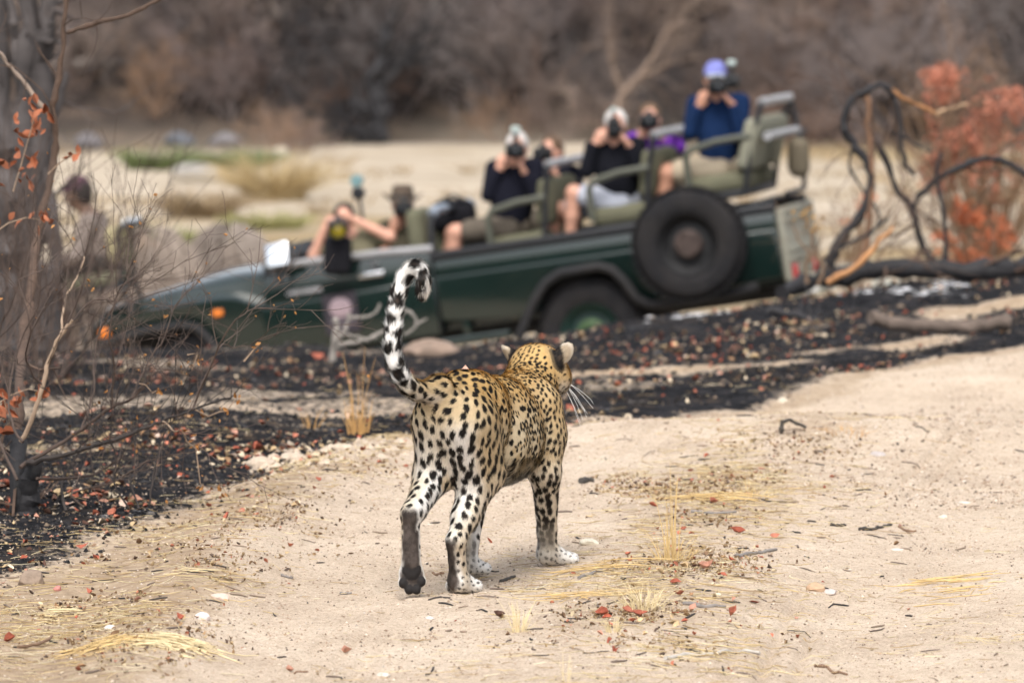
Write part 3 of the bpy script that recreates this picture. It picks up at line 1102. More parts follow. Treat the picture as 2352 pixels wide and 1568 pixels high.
fur = obj('fur', fme, None, leopard)
tag(fur, kind='stuff')


def lw(p): return np.asarray(p) @ LB


m_white_hair = mat('whisker_white', (.85, .85, .83), .5, .02)
m_eye = mat('amber_eye', (.30, .20, .04), .1, .2, 40, spec=.8)
m_nose = mat('nose_pink', (.22, .09, .075), .4, .2, 60)
for s in (-1, 1):
    v, f = rbox((.016, .016, .016), (0, 0, 0), .0075, 3)
    obj('eye', Mesh().add(v + lw(hp(s * .036, .075, .012)), f), m_eye, leopard)
    for q in range(8):
        st_ = hp(s * (.030 + .006 * (q % 2)), .118 - .006 * (q % 4), -.026 - .006 * (q // 2))
        dr = nrm(hr * s * 1.0 + hd * rg_.uniform(-.35, .35) - LU * (.35 + .16 * q) )
        pts = [st_ + dr * t * .10 * rg_.uniform(.85, 1.0) + np.array([0, 0, -.03]) * t * t for t in np.linspace(0, 1, 6)]
        v, f = tube([lw(p) for p in pts], np.linspace(.0006, .0003, 6), 4)
        obj('whisker', Mesh().add(v, f), m_white_hair, leopard)
v, f = rbox((.026, .016, .016), (0, 0, 0), .006, 3)
obj('nose', Mesh().add(v @ (HM.T @ LB) + lw(hp(0, .137, -.018)), f), m_nose, leopard)
# pale pink scrap of skin standing up on the rump
c0 = LP(1066, 846, 15.19)
e1 = toL(LO + np.array([1, .3, .12])); e1 = nrm(e1)
fp = np.array([c0 - e1 * .024 + [0, 0, -.006], c0 - e1 * .006 + [0, 0, .001], c0 + [0, .004, .011], c0 + e1 * .008 + [0, .003, .002], c0 + e1 * .017 + [0, 0, -.007],
               c0 + [.012, .01, -.010], c0 - e1 * .010 + [.014, .012, -.010]])
mm = Mesh().add(lw(fp), [[0, 1, 6], [1, 2, 5, 6], [2, 3, 5], [3, 4, 5], [6, 5, 4, 0]])
obj('skin_flap', mm, mat('pink_skin', (.80, .50, .40), .6, .15, 90), leopard, True, None)
# ================================================================== VEGETATION TOOLS
def grow(rg, p, d, Ln, r, lev, out, nch=4, spread=.75, wob=.16, trop=.04, K=5, rk=.55, lk=.62, tmin=.25):
    pts = [np.asarray(p, float)]
    dd = nrm(d)
    for i_ in range(K - 1):
        dd = nrm(dd + rg.normal(0, wob, 3) + np.array([0, 0, trop]))
        pts.append(pts[-1] + dd * Ln / (K - 1))
    out.append((np.array(pts), np.linspace(r, r * .5, K)))
    if lev > 0:
        for c in range(nch):
            t = rg.uniform(tmin, 1.0) * (K - 1)
            k = min(int(t), K - 2); fr = t - k
            q = pts[k] * (1 - fr) + pts[k + 1] * fr
            base = nrm(pts[k + 1] - pts[k])
            nd = nrm(base + rg.normal(0, spread, 3))
            grow(rg, q, nd, Ln * lk * rg.uniform(.6, 1.2), r * rk * rg.uniform(.8, 1.1), lev - 1, out, nch, spread, wob, trop, K, rk, lk, tmin)


def add_twigs(m, out, n=3, col=None):
    P_ = np.stack([o[0] for o in out]); R_ = np.stack([o[1] for o in out])
    v, f = batch_tubes(P_, R_, n)
    m.add(v, f, col)


def leaf_batch(pos, nor, axis, size, rg, width=.5, curl=.5):
    """many curled leaves: 9 vertices each, pointed at both ends"""
    N = len(pos)
    axis = nrm(axis - nor * (axis * nor).sum(1, keepdims=True))
    sd = np.cross(nor, axis)
    u = np.array([0, .28, .28, .28, .62, .62, .62, 1.0]); w = np.array([0, -.8, 0, .8, -1.0, 0, 1.0, 0]) * .5
    cu = rg.normal(curl, curl * .7, (N, 1)); cw = rg.normal(curl * .8, .35, (N, 1))
    z = cu * (u - .5) ** 2 * .9 + cw * np.abs(w) * .9 - .1 + rg.normal(0, .05, (N, 8))
    wd = width * rg.uniform(.7, 1.25, (N, 1))
    v = pos[:, None] + size[:, None, None] * (axis[:, None] * (u - .5)[None, :, None] + sd[:, None] * (w * wd)[:, :, None] + nor[:, None] * z[:, :, None])
    t = np.array([[0, 1, 2], [0, 2, 3], [1, 4, 5], [1, 5, 2], [2, 5, 6], [2, 6, 3], [4, 7, 5], [5, 7, 6]])
    f = (t[None] + (np.arange(N) * 8)[:, None, None]).reshape(-1, 3)
    return v.reshape(-1, 3), f


def blades(rg, c, n, rad, h, lean, r0, K=5, droop=.5):
    """tuft of dry grass blades"""
    a = rg.uniform(0, 6.283, n)
    rr_ = rad * np.sqrt(rg.random(n))
    base = np.stack([np.cos(a) * rr_, np.sin(a) * rr_, np.zeros(n)], 1) + c
    a2 = a + rg.normal(0, .6, n)
    ln = np.abs(rg.normal(lean, lean * .5, n)); hh = h * rg.uniform(.45, 1.1, n)
    t = np.linspace(0, 1, K)
    dx = hh[:, None] * ln[:, None] * t ** 1.6
    dz = hh[:, None] * (t - droop * np.minimum(ln, 1.4)[:, None] * t ** 2 * .7)
    Pn = base[:, None] + np.stack([np.cos(a2)[:, None] * dx, np.sin(a2)[:, None] * dx, dz], -1)
    R = r0 * rg.uniform(.6, 1.3, n)[:, None] * (1 - .75 * t)[None]
    return Pn, R


# ================================================================== FAR BANK
m_far = [mat('bare_twigs_grey', (.165, .135, .128), .9, .25, 2, objvar=.35),
         mat('bare_twigs_brown', (.19, .128, .102), .9, .25, 2, objvar=.35),
         mat('bare_twigs_tan', (.31, .22, .165), .9, .25, 2, objvar=.3),
         mat('burnt_twigs', (.036, .031, .033), .9, .25, 2, objvar=.4)]
rgb_ = np.random.default_rng(77)
far_m = []
for q in range(6):
    out = []
    for s in range(9):
        a = rgb_.uniform(0, 6.283)
        d = np.array([math.cos(a) * rgb_.uniform(.15, .8), math.sin(a) * rgb_.uniform(.15, .8), 1.0])
        grow(rgb_, (math.cos(a) * .15, math.sin(a) * .15, -.1), d, rgb_.uniform(1.3, 2.3), .028, 3, out, 5, .62, .15, .02 if q % 2 else -.05, 4, .62, .62)
    tm, cm = Mesh(), Mesh()
    add_twigs(tm, [o for o in out if o[1][0] > .022], 5)
    cm_out = [(o[0], np.maximum(o[1], .0055)) for o in out if o[1][0] <= .022]
    add_twigs(cm, cm_out, 3)
    far_m.append((tm.mesh('stems', m_far[q % 2], True, None), cm.mesh('twigs', m_far[q % 2], True, None)))
FL = {(k, lo_): (('low ' if lo_ else 'tall ') + c_ + (' bush along the foot of the far bank' if lo_ else ' bush high in the thicket on the far bank'), ('low ' if lo_ else 'tall ') + c_ + ' bushes of the far bank')
      for lo_ in (True, False) for k, c_ in enumerate(('bare grey', 'bare brown', 'bare tan', 'burnt black'))}
GL = 'bare grey-brown bush in the thicket on the far river bank'
GRP = 'bare bushes of the thicket on the far bank'


def far_bush(x_, y_, s, q, mi, rot, label=GL, group=GRP, sz=1.0):
    g_ = on_ground(x_, y_)
    e = empty('bare_bush', g_, label, 'bush', group, (0, 0, rot))
    e.scale = (s, s, s * sz)
    for nm, me in zip(('stems', 'twigs'), far_m[q]):
        o = bpy.data.objects.new(nm, me); COL.objects.link(o); o.parent = e
        o.material_slots[0].link = 'OBJECT'
        o.material_slots[0].material = m_far[mi]
    return e


for row, (yy, n_, s0) in enumerate(((104.2, 22, .55), (105.6, 22, .8), (107, 20, 1.0), (109, 18, 1.1), (112, 16, 1.1), (116, 15, 1.2), (121, 15, 1.3), (128, 14, 1.5))):
    for k in range(n_):
        x_ = -16.5 + 33.0 * (k + rgb_.uniform(.1, .9)) / n_
        mi = rgb_.choice(4, p=[.36, .30, .24, .10] if row > 2 else [.27, .25, .20, .28])
        far_bush(x_, yy + rgb_.uniform(-1.2, 1.2), s0 * rgb_.uniform(.75, 1.3), int(rgb_.integers(6)), int(mi), rgb_.uniform(0, 6.28), *FL[(int(mi), row < 3)], sz=rgb_.uniform(.8, 1.2))


for k in range(26):
    x_ = -9.5 + 6.6 * (k + rgb_.random()) / 26
    yy = (104.5, 106.5, 109, 112)[k % 4]
    mi = int(rgb_.choice(4, p=[.34, .36, .2, .1]))
    far_bush(x_, yy + rgb_.uniform(-.8, .8), (.6, .9, 1.1, 1.2)[k % 4] * rgb_.uniform(.8, 1.2), int(rgb_.integers(6)), mi, rgb_.uniform(0, 6.28), *FL[(mi, k % 4 < 2)], sz=rgb_.uniform(.8, 1.2))


def Pg(u, D, up=0.0):
    """ground point in the direction of picture column u at distance D"""
    return on_ground((u - CX) / F_PX * D, D, up)


far_bush(*Pg(2010, 103)[:2], 1.35, 1, 0, 1.0, 'large rounded pale grey bare bush above the dead arched branches', None, .75)
far_bush(*Pg(1840, 101)[:2], .6, 2, 1, 2.0, 'low brown bush at the edge of the sand behind the rear seat', None, .8)
far_bush(*Pg(640, 97)[:2], .45, 3, 2, 2.0, 'low tan bush at the sand edge left of the burnt tree', None, .8)
far_bush(*Pg(700, 99)[:2], .42, 4, 1, 1.2, 'low pinkish brown twiggy bush beside the burnt tree on the far bank', None, .8)


def limb_tree(name, label, cat, limbs, mt, D, twigs=0, seed=1, tw_len=.6, tmat=None, group=None, n=8):
    """tree built from hand-placed limbs: each limb [(u, v, D offset)...], r0, r1"""
    rg = np.random.default_rng(seed)
    allp = []
    for k, (pts, r0, r1) in enumerate(limbs):
        w = np.array([P(p[0], p[1], D + (p[2] if len(p) > 2 else 0)) for p in pts])
        # smooth resample
        t = np.linspace(0, len(w) - 1, (len(w) - 1) * 4 + 1)
        i0 = np.clip(t.astype(int), 0, len(w) - 2); fr = (t - i0)[:, None]
        pm = w[np.maximum(i0 - 1, 0)]; p0 = w[i0]; p1 = w[i0 + 1]; p2 = w[np.minimum(i0 + 2, len(w) - 1)]
        c = .5 * (2 * p0 + (p1 - pm) * fr + (2 * pm - 5 * p0 + 4 * p1 - p2) * fr ** 2 + (3 * p0 - pm - 3 * p1 + p2) * fr ** 3)
        c = c + rg.normal(0, r0 * .20, c.shape)
        allp.append((c, np.linspace(r0, r1, len(c)) * (1 + rg.normal(0, .15, len(c)))))
    base = allp[0][0][0].copy()
    root = empty(name, base, label, cat, group)
    for k, (c, r) in enumerate(allp):
        v, f = tube(c, r, n)
        wobj('trunk' if k == 0 else 'branch', Mesh().add(v, f), mt if not isinstance(mt, list) else mt[k], root)
    if twigs:
        out = []
        for q in range(twigs):
            c, r = allp[rg.integers(len(allp))]
            j_ = rg.integers(len(c) // 3, len(c))
            t = nrm(c[min(j_ + 1, len(c) - 1)] - c[j_ - 1])
            grow(rg, c[j_], nrm(t + rg.normal(0, .8, 3)), tw_len * rg.uniform(.4, 1.2), max(r[j_] * .3, .0015), 1, out, 3, .7, .18, .02, 5)
        m = Mesh(); add_twigs(m, out, 3)
        tag(wobj('twigs', m, tmat or (mt if not isinstance(mt, list) else mt[0]), root), kind='stuff')
    return root


m_char = mat('charred_wood', (.020, .019, .021), .75, .5, 9, bump=.6, bscale=40)
m_pale = mat('pale_bare_wood', (.42, .34, .27), .8, .2, 6, bump=.4)
m_greyw = mat('grey_weathered_wood', (.27, .235, .215), .85, .3, 5, bump=.5)
m_brownw = mat('brown_bark', (.20, .125, .075), .8, .3, 7, bump=.5)
m_split = mat('split_orange_wood', (.46, .225, .095), .7, .3, 9, bump=.4)
limb_tree('burnt_tree', 'black burnt tree with leaning trunk at the foot of the far bank', 'tree',
          [([(835, 332), (862, 290), (872, 240), (865, 190), (880, 130), (900, 60)], .26, .10), ([(868, 270), (830, 240), (800, 235)], .12, .05), ([(870, 200), (920, 150), (950, 90)], .12, .05),
           ([(850, 318), (800, 300), (770, 310)], .13, .06)], m_char, 103, 40, 3, 1.4)
limb_tree('pale_tree', 'pale bare tree with forked trunk standing behind the passengers', 'tree',
          [([(1416, 262), (1430, 215), (1462, 180), (1500, 130), (1540, 60)], .085, .04), ([(1462, 180), (1508, 160), (1545, 140)], .04, .02), ([(1430, 215), (1405, 150), (1398, 90)], .04, .02)], mat('tan_bare_wood', (.185, .135, .105), .85, .2, 5), 100, 30, 4, 1.1)
limb_tree('fallen_log', 'long pale grey fallen log lying high on the far bank at the left', 'log', [([(110, 146), (160, 150), (215, 143), (268, 140)], .13, .10)], m_greyw, 104)
for q, (u, D, w, h, lb) in enumerate(((412, 101, .6, .42, 'dark bluish boulder on the far bank left of the grey one'), (520, 101, .75, .42, 'broad grey boulder on the far bank behind the green plants'),
                                      (645, 94, .42, .38, 'small cream boulder at the foot of the far bank'), (445, 86, .9, .36, 'pale grey flat boulder on the sand behind the green tuft'),
                                      (205, 101, .6, .4, 'grey boulder on the far bank behind the tracker'))):
    v, f = rock_mesh((w / 2, w / 2.4, h / 2), 30 + q)
    wthing('boulder', Mesh().add(v + Pg(u, D, h * .3), f), mat('boulder_stone', ((.10, .105, .12), (.16, .15, .155), (.40, .35, .28), (.27, .25, .225), (.13, .12, .125))[q], .9, .25, 4, bump=.5), lb, 'boulder')
m_green = mat('green_leaves', (.12, .15, .055), .7, .35, 3)
m_dryg = mat('dry_grass_far', (.42, .32, .17), .8, .3, 2)
for q, (u, D, rad, h, n_, mt, lb, cat) in enumerate(((368, 91, .55, .5, 420, m_green, 'green plant growing on the far sand edge, leftmost', 'plant'), (525, 91, .45, .4, 360, m_green, 'green plant on the far sand edge beside the boulder', 'plant'),
                                             (585, 92, .3, .42, 300, m_green, 'small bright green plant next to the tan grass', 'plant'), (385, 66, .5, .4, 500, mat('olive_grass', (.17, .18, .06), .8, .3, 3), 'olive green tuft in the middle of the pale sand', 'plant'),
                                             (630, 80, .45, .85, 420, m_dryg, 'tall tan grass clump on the far sand edge', 'grass'), (460, 75, .45, .5, 380, mat('brown_grass', (.27, .20, .12), .8, .3, 3), 'brownish grass clump in front of the pale boulder', 'grass'),
                                             (1050, 62, .18, .55, 90, mat('olive_stalk', (.22, .21, .08), .8, .3, 3), 'thin olive sapling on the sand left of the grey-haired passenger', 'plant'),
                                             (610, 72, .5, .3, 300, mat('olive_grass_low', (.24, .23, .09), .8, .3, 3), 'low olive grass on the sand in front of the tan clump', 'grass'))):
    Pn, R = blades(np.random.default_rng(50 + q), Pg(u, D, -.02), n_, rad, h, .8, .014)
    m = Mesh(); v, f = batch_tubes(Pn, R, 3); m.add(v, f)
    wthing('grass_clump' if cat == 'grass' else 'green_plant', m, mt, lb, cat)

ps, rs = [], []
rg = np.random.default_rng(808)
for k in range(260):
    y_ = rg.uniform(56, 101); x_ = rg.uniform(-1, 1) * (.1 * y_ + 1)
    if fbm2(np.array([x_ * .25]), np.array([y_ * .12]), 3, 91)[0] < -.05 + .3 * (y_ < 75): continue
    Pn, R = blades(rg, on_ground(x_, y_, -.02), 26, rg.uniform(.1, .4), rg.uniform(.10, .34), .9, .011, 4, .4)
    ps.append(Pn); rs.append(R)
v, f = batch_tubes(np.concatenate(ps), np.concatenate(rs), 3)
tag(obj('riverbed_grass', Mesh().add(v, f), mat('riverbed_dry_grass', (.30, .22, .125), .85, .35, .6), None), 'low dry grass growing in patches over the riverbed sand', None, None, 'stuff')

# brown grass-hung mounds on the near side of the riverbed
m_mound = mat('brown_hanging_grass', (.235, .180, .140), .9, .35, 2, objvar=.15)
for q, (u, D, rx, h, lb) in enumerate(((352, 47, .66, 1.62, 'tallest brown grassy mound behind the bonnet'), (235, 48, .6, 1.4, 'brown grassy mound half hidden by the tracker'), (525, 50, .66, 1.42, 'rounded brown grassy mound left of the antenna'),
                                       (640, 50, .6, 1.12, 'low brown grassy mound below the antenna'), (445, 49, .5, 1.0, 'small brown mound between two larger ones behind the bonnet'), (745, 51, .6, .95, 'flat brown mound behind the front passenger'))):
    rg = np.random.default_rng(200 + q)
    c = Pg(u, D, -.05)
    v, f = rock_mesh((rx * .85, rx * .8, h * .78), 60 + q, 3, .22, .6)
    e = empty('grass_mound', c, lb, 'mound')
    wobj('earth', Mesh().add(v + c + [0, 0, h * .15], f), m_mound, e)
    n_ = 1500
    a = rg.uniform(0, 6.283, n_); el = np.arcsin(rg.random(n_) ** .7)
    st_ = np.stack([np.cos(a) * np.cos(el) * rx * .85, np.sin(a) * np.cos(el) * rx * .8, np.sin(el) * h * .8 + h * .12], 1)
    t = np.linspace(0, 1, 5)
    o = np.stack([np.cos(a), np.sin(a), np.zeros(n_)], 1)
    L_ = rg.uniform(.2, .5, n_)[:, None, None]
    Pn = c + st_[:, None] + o[:, None] * (t[None, :, None] * .45 * L_) + np.array([0, 0, 1]) * ((.35 * t - 1.25 * t ** 2)[None, :, None] * L_)
    v, f = batch_tubes(Pn, np.full((n_, 5), .008) * (1 - .6 * t), 3)
    g_ = wobj('hanging_grass', Mesh().add(v, f), m_mound, e)
    tag(g_, kind='stuff')
# ================================================================== SAFARI VEHICLE
YAW, VP_ = math.radians(12), math.radians(8.7)
VF = np.array([-math.cos(VP_) * math.cos(YAW), math.cos(VP_) * math.sin(YAW), -math.sin(VP_)])
VL = np.array([-math.sin(YAW), -math.cos(YAW), 0.0])
VU = np.cross(VF, VL)
VO = P(1358, 890, 40.0) - VL * .75
VB = np.stack([VF, VL, VU])
truck = empty('safari_vehicle', VO, 'dark green open safari vehicle heading nose-down into the riverbed', 'vehicle')
truck.rotation_euler = Matrix(VB.T.tolist()).to_euler()


def V2W(p): return np.asarray(p, float) @ VB + VO
def W2V(p): return (np.asarray(p, float) - VO) @ VB.T


def VPx(u, v, ly):
    """world point on the vehicle's lengthwise plane at side distance ly, in direction u, v"""
    o = np.array([0, 0, CAM_Z]); d = ray(u, v)
    t = ((VO + VL * ly - o) @ VL) / (d @ VL)
    return o + d * t


g_paint = mat('dark_green_paint', (.003, .0125, .0105), .24, .15, 2.5, coat=1.0, spec=.35, dirt=(.07, .06, .048, .04))
g_black = mat('black_rubber', (.011, .011, .013), .75, .25, 12, dirt=(.08, .065, .055, .2))
g_frame = mat('black_steel_frame', (.009, .010, .013), .5, .2, 8, spec=.5)
g_rail = mat('rail_grey_sky_sheen', (.30, .30, .31), .55, .12, 8)  # sky reflection on the rails is put into this pale grey
g_arm = mat('dull_green_steel', (.075, .078, .06), .5, .2, 8)
g_canvas = mat('olive_canvas', (.115, .112, .072), .9, .15, 6, bump=.3, bscale=120)
g_pale = mat('pale_olive_canvas', (.21, .205, .155), .85, .12, 6, bump=.2)
g_tail = mat('dusty_beige_panel', (.25, .245, .20), .7, .15, 4, dirt=(.22, .18, .13, .4))
g_chrome = mat('chrome', (.75, .76, .78), .18, .05, 5, metal=1.0)
g_mirror = mat('mirror_glass', (.92, .94, .96), .03, .0, 5, metal=1.0)
g_orange = mat('orange_lens', (.75, .20, .02), .25, .1, 20, spec=.6)
g_red = mat('red_lens', (.40, .015, .02), .25, .1, 20, spec=.6)
g_lamp = mat('headlamp_glass', (.65, .62, .64), .12, .1, 20, spec=.8)
g_under = mat('dark_chassis', (.020, .018, .017), .8, .3, 6)
g_rust = mat('rusty_hub', (.050, .034, .029), .75, .35, 14)
g_tyre = mat('tyre_rubber', (.012, .012, .014), .85, .3, 10, bump=.4, bscale=90, spec=.2, dirt=(.075, .064, .055, .28))
g_white = mat('white_plate', (.62, .60, .56), .5, .1, 10)


def vpart(name, shapes, mt, parent=None, sharp=35):
    m = Mesh()
    for s in shapes:
        m.add(*s)
    if mt is g_paint:                       # body sides draw in slightly below the crease, and above it
        for v in m.v:
            k = (np.abs(v[:, 1]) > .72)
            v[:, 1] -= np.sign(v[:, 1]) * k * (.105 * np.maximum(0, .985 - v[:, 2]) + .10 * np.maximum(0, v[:, 2] - 1.03))
    return obj(name, m, mt, parent or truck, True, sharp)


def bx(x0, x1, y0, y1, z0, z1, bev=.01, M=None):
    c = ((x0 + x1) / 2, (y0 + y1) / 2, (z0 + z1) / 2)
    return rbox((abs(x1 - x0), abs(y1 - y0), abs(z1 - z0)), c, min(bev, .45 * min(abs(x1 - x0), abs(y1 - y0), abs(z1 - z0))), 2, M)


# --- lower body: rear tub sides with wheel arch, step-out below the crease
ARCH = [(.44, .60), (.375, .64), (.316, .70), (.212, .835), (.085, .90), (-.05, .912), (-.224, .908), (-.32, .87), (-.405, .765), (-.47, .64), (-.55, .585)]
low = [(1.075, 1.005), (1.075, .66)] + ARCH + [(-1.60, .63), (-1.60, 1.005)]
body = vpart('body', [bx(-1.58, 2.3, -.70, .70, .58, .70, .02)] + [prism(low, s * .74, s * .83, .022, 3) for s in (-1, 1)]
             + [bx(-1.60, 1.075, s * .735, s * .80, .985, 1.130, .012) for s in (-1, 1)] + [bx(1.02, 1.075, -.74, .74, .66, 1.12, .01)], g_paint)
for s in (-1, 1):
    vpart('tub_edge', [bx(-1.61, 1.08, s * .715, s * .812, 1.131, 1.198, .02)], g_frame)
    # wheel arch flare: one bent bar that runs on below the tail
    pts = [(.50, s * .86, .42), (.45, s * .86, .50), (.375, s * .865, .625), (.30, s * .87, .735), (.205, s * .87, .845), (.08, s * .87, .905), (-.22, s * .87, .912), (-.32, s * .87, .872), (-.405, s * .87, .765),
           (-.47, s * .87, .64), (-.56, s * .86, .575), (-.75, s * .85, .55), (-1.1, s * .84, .555), (-1.40, s * .82, .59)]
    vpart('arch_bar', [tube(pts, .038, 8)], g_black)
    # sill and step under the tub
    vpart('side_step', [bx(.55, 2.25, s * .70, s * .86, .46, .53, .02), bx(.86, .92, s * .70, s * .82, .53, .67, .01), bx(1.9, 1.96, s * .7, s * .82, .53, .67, .01)], g_paint)
vpart('wheel_well', [bx(-.52, .42, -.55, .55, .705, .96, .02)], g_under)
vpart('engine', [bx(2.75, 3.6, -.5, .5, .62, .95, .02)], g_under)
vpart('chassis', [bx(-1.55, 3.7, s * .30, s * .46, .46, .60, .02) for s in (-1, 1)] + [bx(-.2, .1, -.6, .6, .34, .48, .05), bx(2.98, 3.22, -.6, .6, .34, .48, .05), bx(.4, 2.2, -.55, .55, .48, .58, .02)], g_under)
# --- doors
for s in (-1, 1):
    dl = [(1.085, .56), (1.085, 1.0), (2.46, .965), (2.50, .80), (2.47, .56)]
    d = vpart('door', [prism(dl, s * .76, s * .832, .022, 3), prism([(1.085, .985), (1.085, 1.215), (2.10, 1.245), (2.42, 1.18), (2.45, .945)], s * .755, s * .80, .012)], g_paint)
    vpart('door_top', [tube([(1.06, s * .79, 1.225), (1.5, s * .79, 1.250), (2.13, s * .79, 1.262), (2.36, s * .78, 1.245)], .026, 8)], g_rail, d)
    vpart('handle', [bx(1.455, 1.66, s * .805, s * .84, 1.075, 1.115, .012), lathe([(0, .842 * s), (.026, .842 * s), (.030, .80 * s)], 16, None, (1.52, 0, 1.165))], g_chrome, d)
    for px__ in ((1.0875 + .0, 0),):
        vpart('door_gap', [bx(1.077, 1.083, s * .75, s * .815, .58, 1.2, .001)], g_frame, d)
# --- bonnet and wings lofted from cross sections
ST = [  # lx, bottom, shoulder z, hood edge z, crown z
    (2.46, .56, .985, 1.195, 1.255), (2.56, .56, 1.03, 1.195, 1.275), (2.66, .56, 1.075, 1.190, 1.285), (2.78, .60, 1.092, 1.182, 1.285), (2.86, .72, 1.092, 1.176, 1.280), (2.95, .87, 1.090, 1.170, 1.268),
    (3.05, .905, 1.088, 1.164, 1.255), (3.25, .905, 1.078, 1.150, 1.225), (3.45, .90, 1.066, 1.132, 1.190), (3.62, .88, 1.052, 1.112, 1.155), (3.75, .86, 1.035, 1.090, 1.125), (3.80, .85, 1.01, 1.055, 1.085)]
for nm, sel in (('wing', 0), ('bonnet', 1)):
    for s in ((-1, 1) if sel == 0 else (1,)):
        m = Mesh()
        rings = []
        for lx, b, sh, he, cr in ST:
            if sel == 0:
                rings.append([(lx, s * (.80 - .09 * (sh - b)), b), (lx, s * (.826 - .09 * (sh - b)), b + .03), (lx, s * (.838 - .04 * (sh - b)), (b + sh) / 2 + .04), (lx, s * .834, sh - .02), (lx, s * .805, sh), (lx, s * .70, sh + .012), (lx, s * .665, sh + .03), (lx, s * .655, he - .012)])
            else:
                h = [(lx, .652, he - .012), (lx, .630, he + .006), (lx, .56, he + .018 + (cr - he) * .25), (lx, .40, he + (cr - he) * .72), (lx, .2, cr - .008), (lx, 0, cr)]
                rings.append(h + [(a, -b_, c) for a, b_, c in h[-2::-1]])
        R_ = np.array(rings); n1, n2 = R_.shape[:2]
        ii, jj = np.meshgrid(np.arange(n1 - 1), np.arange(n2 - 1), indexing='ij')
        q = (ii * n2 + jj).ravel()
        m.add(R_.reshape(-1, 3), np.stack([q, q + 1, q + n2 + 1, q + n2], 1))
        w = obj(nm, m, g_paint, truck, True, 32)
        if sel == 0:
            f = [(2.83, .66), (2.915, .80), (2.99, .885), (3.10, .918), (3.28, .915), (3.45, .905), (3.62, .885), (3.76, .86)]
            vpart('wheel_arch', [tube([(a, s * .862, b) for a, b in f], .035, 8)], g_black, w)
            vpart('indicator', [bx(2.765, 2.845, s * .83, s * .858, .945, .995, .012)], g_orange, w)
            vpart('corner_lamp', [bx(3.69, 3.775, s * .80, s * .845, .905, .975, .012)], g_orange, w)
vpart('grille', [bx(3.77, 3.83, -.64, .64, .76, 1.045, .015)] + [bx(3.825, 3.845, -.42, .42, .80 + .05 * k, .825 + .05 * k, .005) for k in range(5)], g_frame)
for s in (-1, 1):
    vpart('headlight', [lathe([(0, .03), (.06, .026), (.088, .008), (.095, -.02)], 20, [[0, 1, 0], [1, 0, 0], [0, 0, 1]], (3.83, s * .55, .955))], g_lamp)
vpart('front_bumper', [bx(3.86, 3.99, -.86, .86, .60, .74, .025), bx(3.7, 3.88, -.45, -.38, .58, .7, .01), bx(3.7, 3.88, .38, .45, .58, .7, .01)], g_frame)
vpart('dashboard', [bx(2.28, 2.44, -.72, .72, 1.10, 1.30, .04), bx(2.33, 2.41, -.70, .70, 1.28, 1.40, .03), bx(2.12, 2.32, -.62, -.08, 1.22, 1.34, .04), bx(2.16, 2.34, .12, .6, 1.22, 1.36, .03)], g_frame)
th = np.linspace(0, 2 * math.pi, 25)
vpart('steering_wheel', [tube([(2.0 + .07 * math.sin(a), -.36 + .19 * math.cos(a), 1.36 + .18 * math.sin(a)) for a in th], .016, 6, False), tube([(2.25, -.36, 1.25), (2.0, -.36, 1.36)], .025, 8),
                         tube([(2.0, -.55, 1.36), (2.0, -.17, 1.36)], .012, 6)], g_frame)
for s in (-1, 1):
    mr_ = vpart('mirror', [rbox((.21, .06, .215), (0, 0, 0), .03, 3), tube([(0, 0, -.1), (.05, -.12 * s, -.19)], .016, 6)], g_frame)
    mr_.location = (2.235, s * .93, 1.345)
    mr_.rotation_euler = (math.radians(19 * s), math.radians(4), math.radians(-6 * s))
    vpart('mirror_glass', [bx(-.088, .088, s * .029, s * .034, -.09, .09, .02)], g_mirror, mr_)
mast = vpart('spotlight', [tube([(1.90, -.55, 1.15), (1.90, -.55, 1.66)], .014, 6), lathe([(0, -.05), (.045, -.045), (.055, .03), (.05, .05), (0, .055)], 14, None, (1.90, -.55, 1.71))], g_frame)
vpart('lamp_head', [lathe([(0, -.05), (.045, -.04), (.05, .05), (0, .055)], 14, None, (1.895, -.55, 1.81))], mat('teal_lamp', (.16, .27, .28), .3, .1, 9), mast)
vpart('front_grab_rail', [tube([(1.085, s * .72, 1.14), (1.06, s * .72, 1.40), (1.045, s * .70, 1.47), (1.04, s * .60, 1.50)], .024, 8) for s in (-1, 1)] + [tube([(1.04, -.6, 1.50), (1.04, .6, 1.50)], .024, 8)], g_frame)
m_bgp = mat('blue_grey_padding', (.25, .29, .35), .5, .1, 8)
for s in (-1, 1):
    vpart('rail_padding', [tube([(1.04, s * .70, 1.485), (1.04, s * .62, 1.508), (1.04, s * .25, 1.508)], .037, 8)], m_bgp)
for y in (.40, -.38):
    s_ = vpart('front_seat', [rbox((.46, .50, .14), (1.50, y, 1.02), .05, 3)], g_canvas)
    vpart('backrest', [rbox((.13, .48, .56), (1.22, y, 1.26), .06, 3, None)], g_canvas, s_)


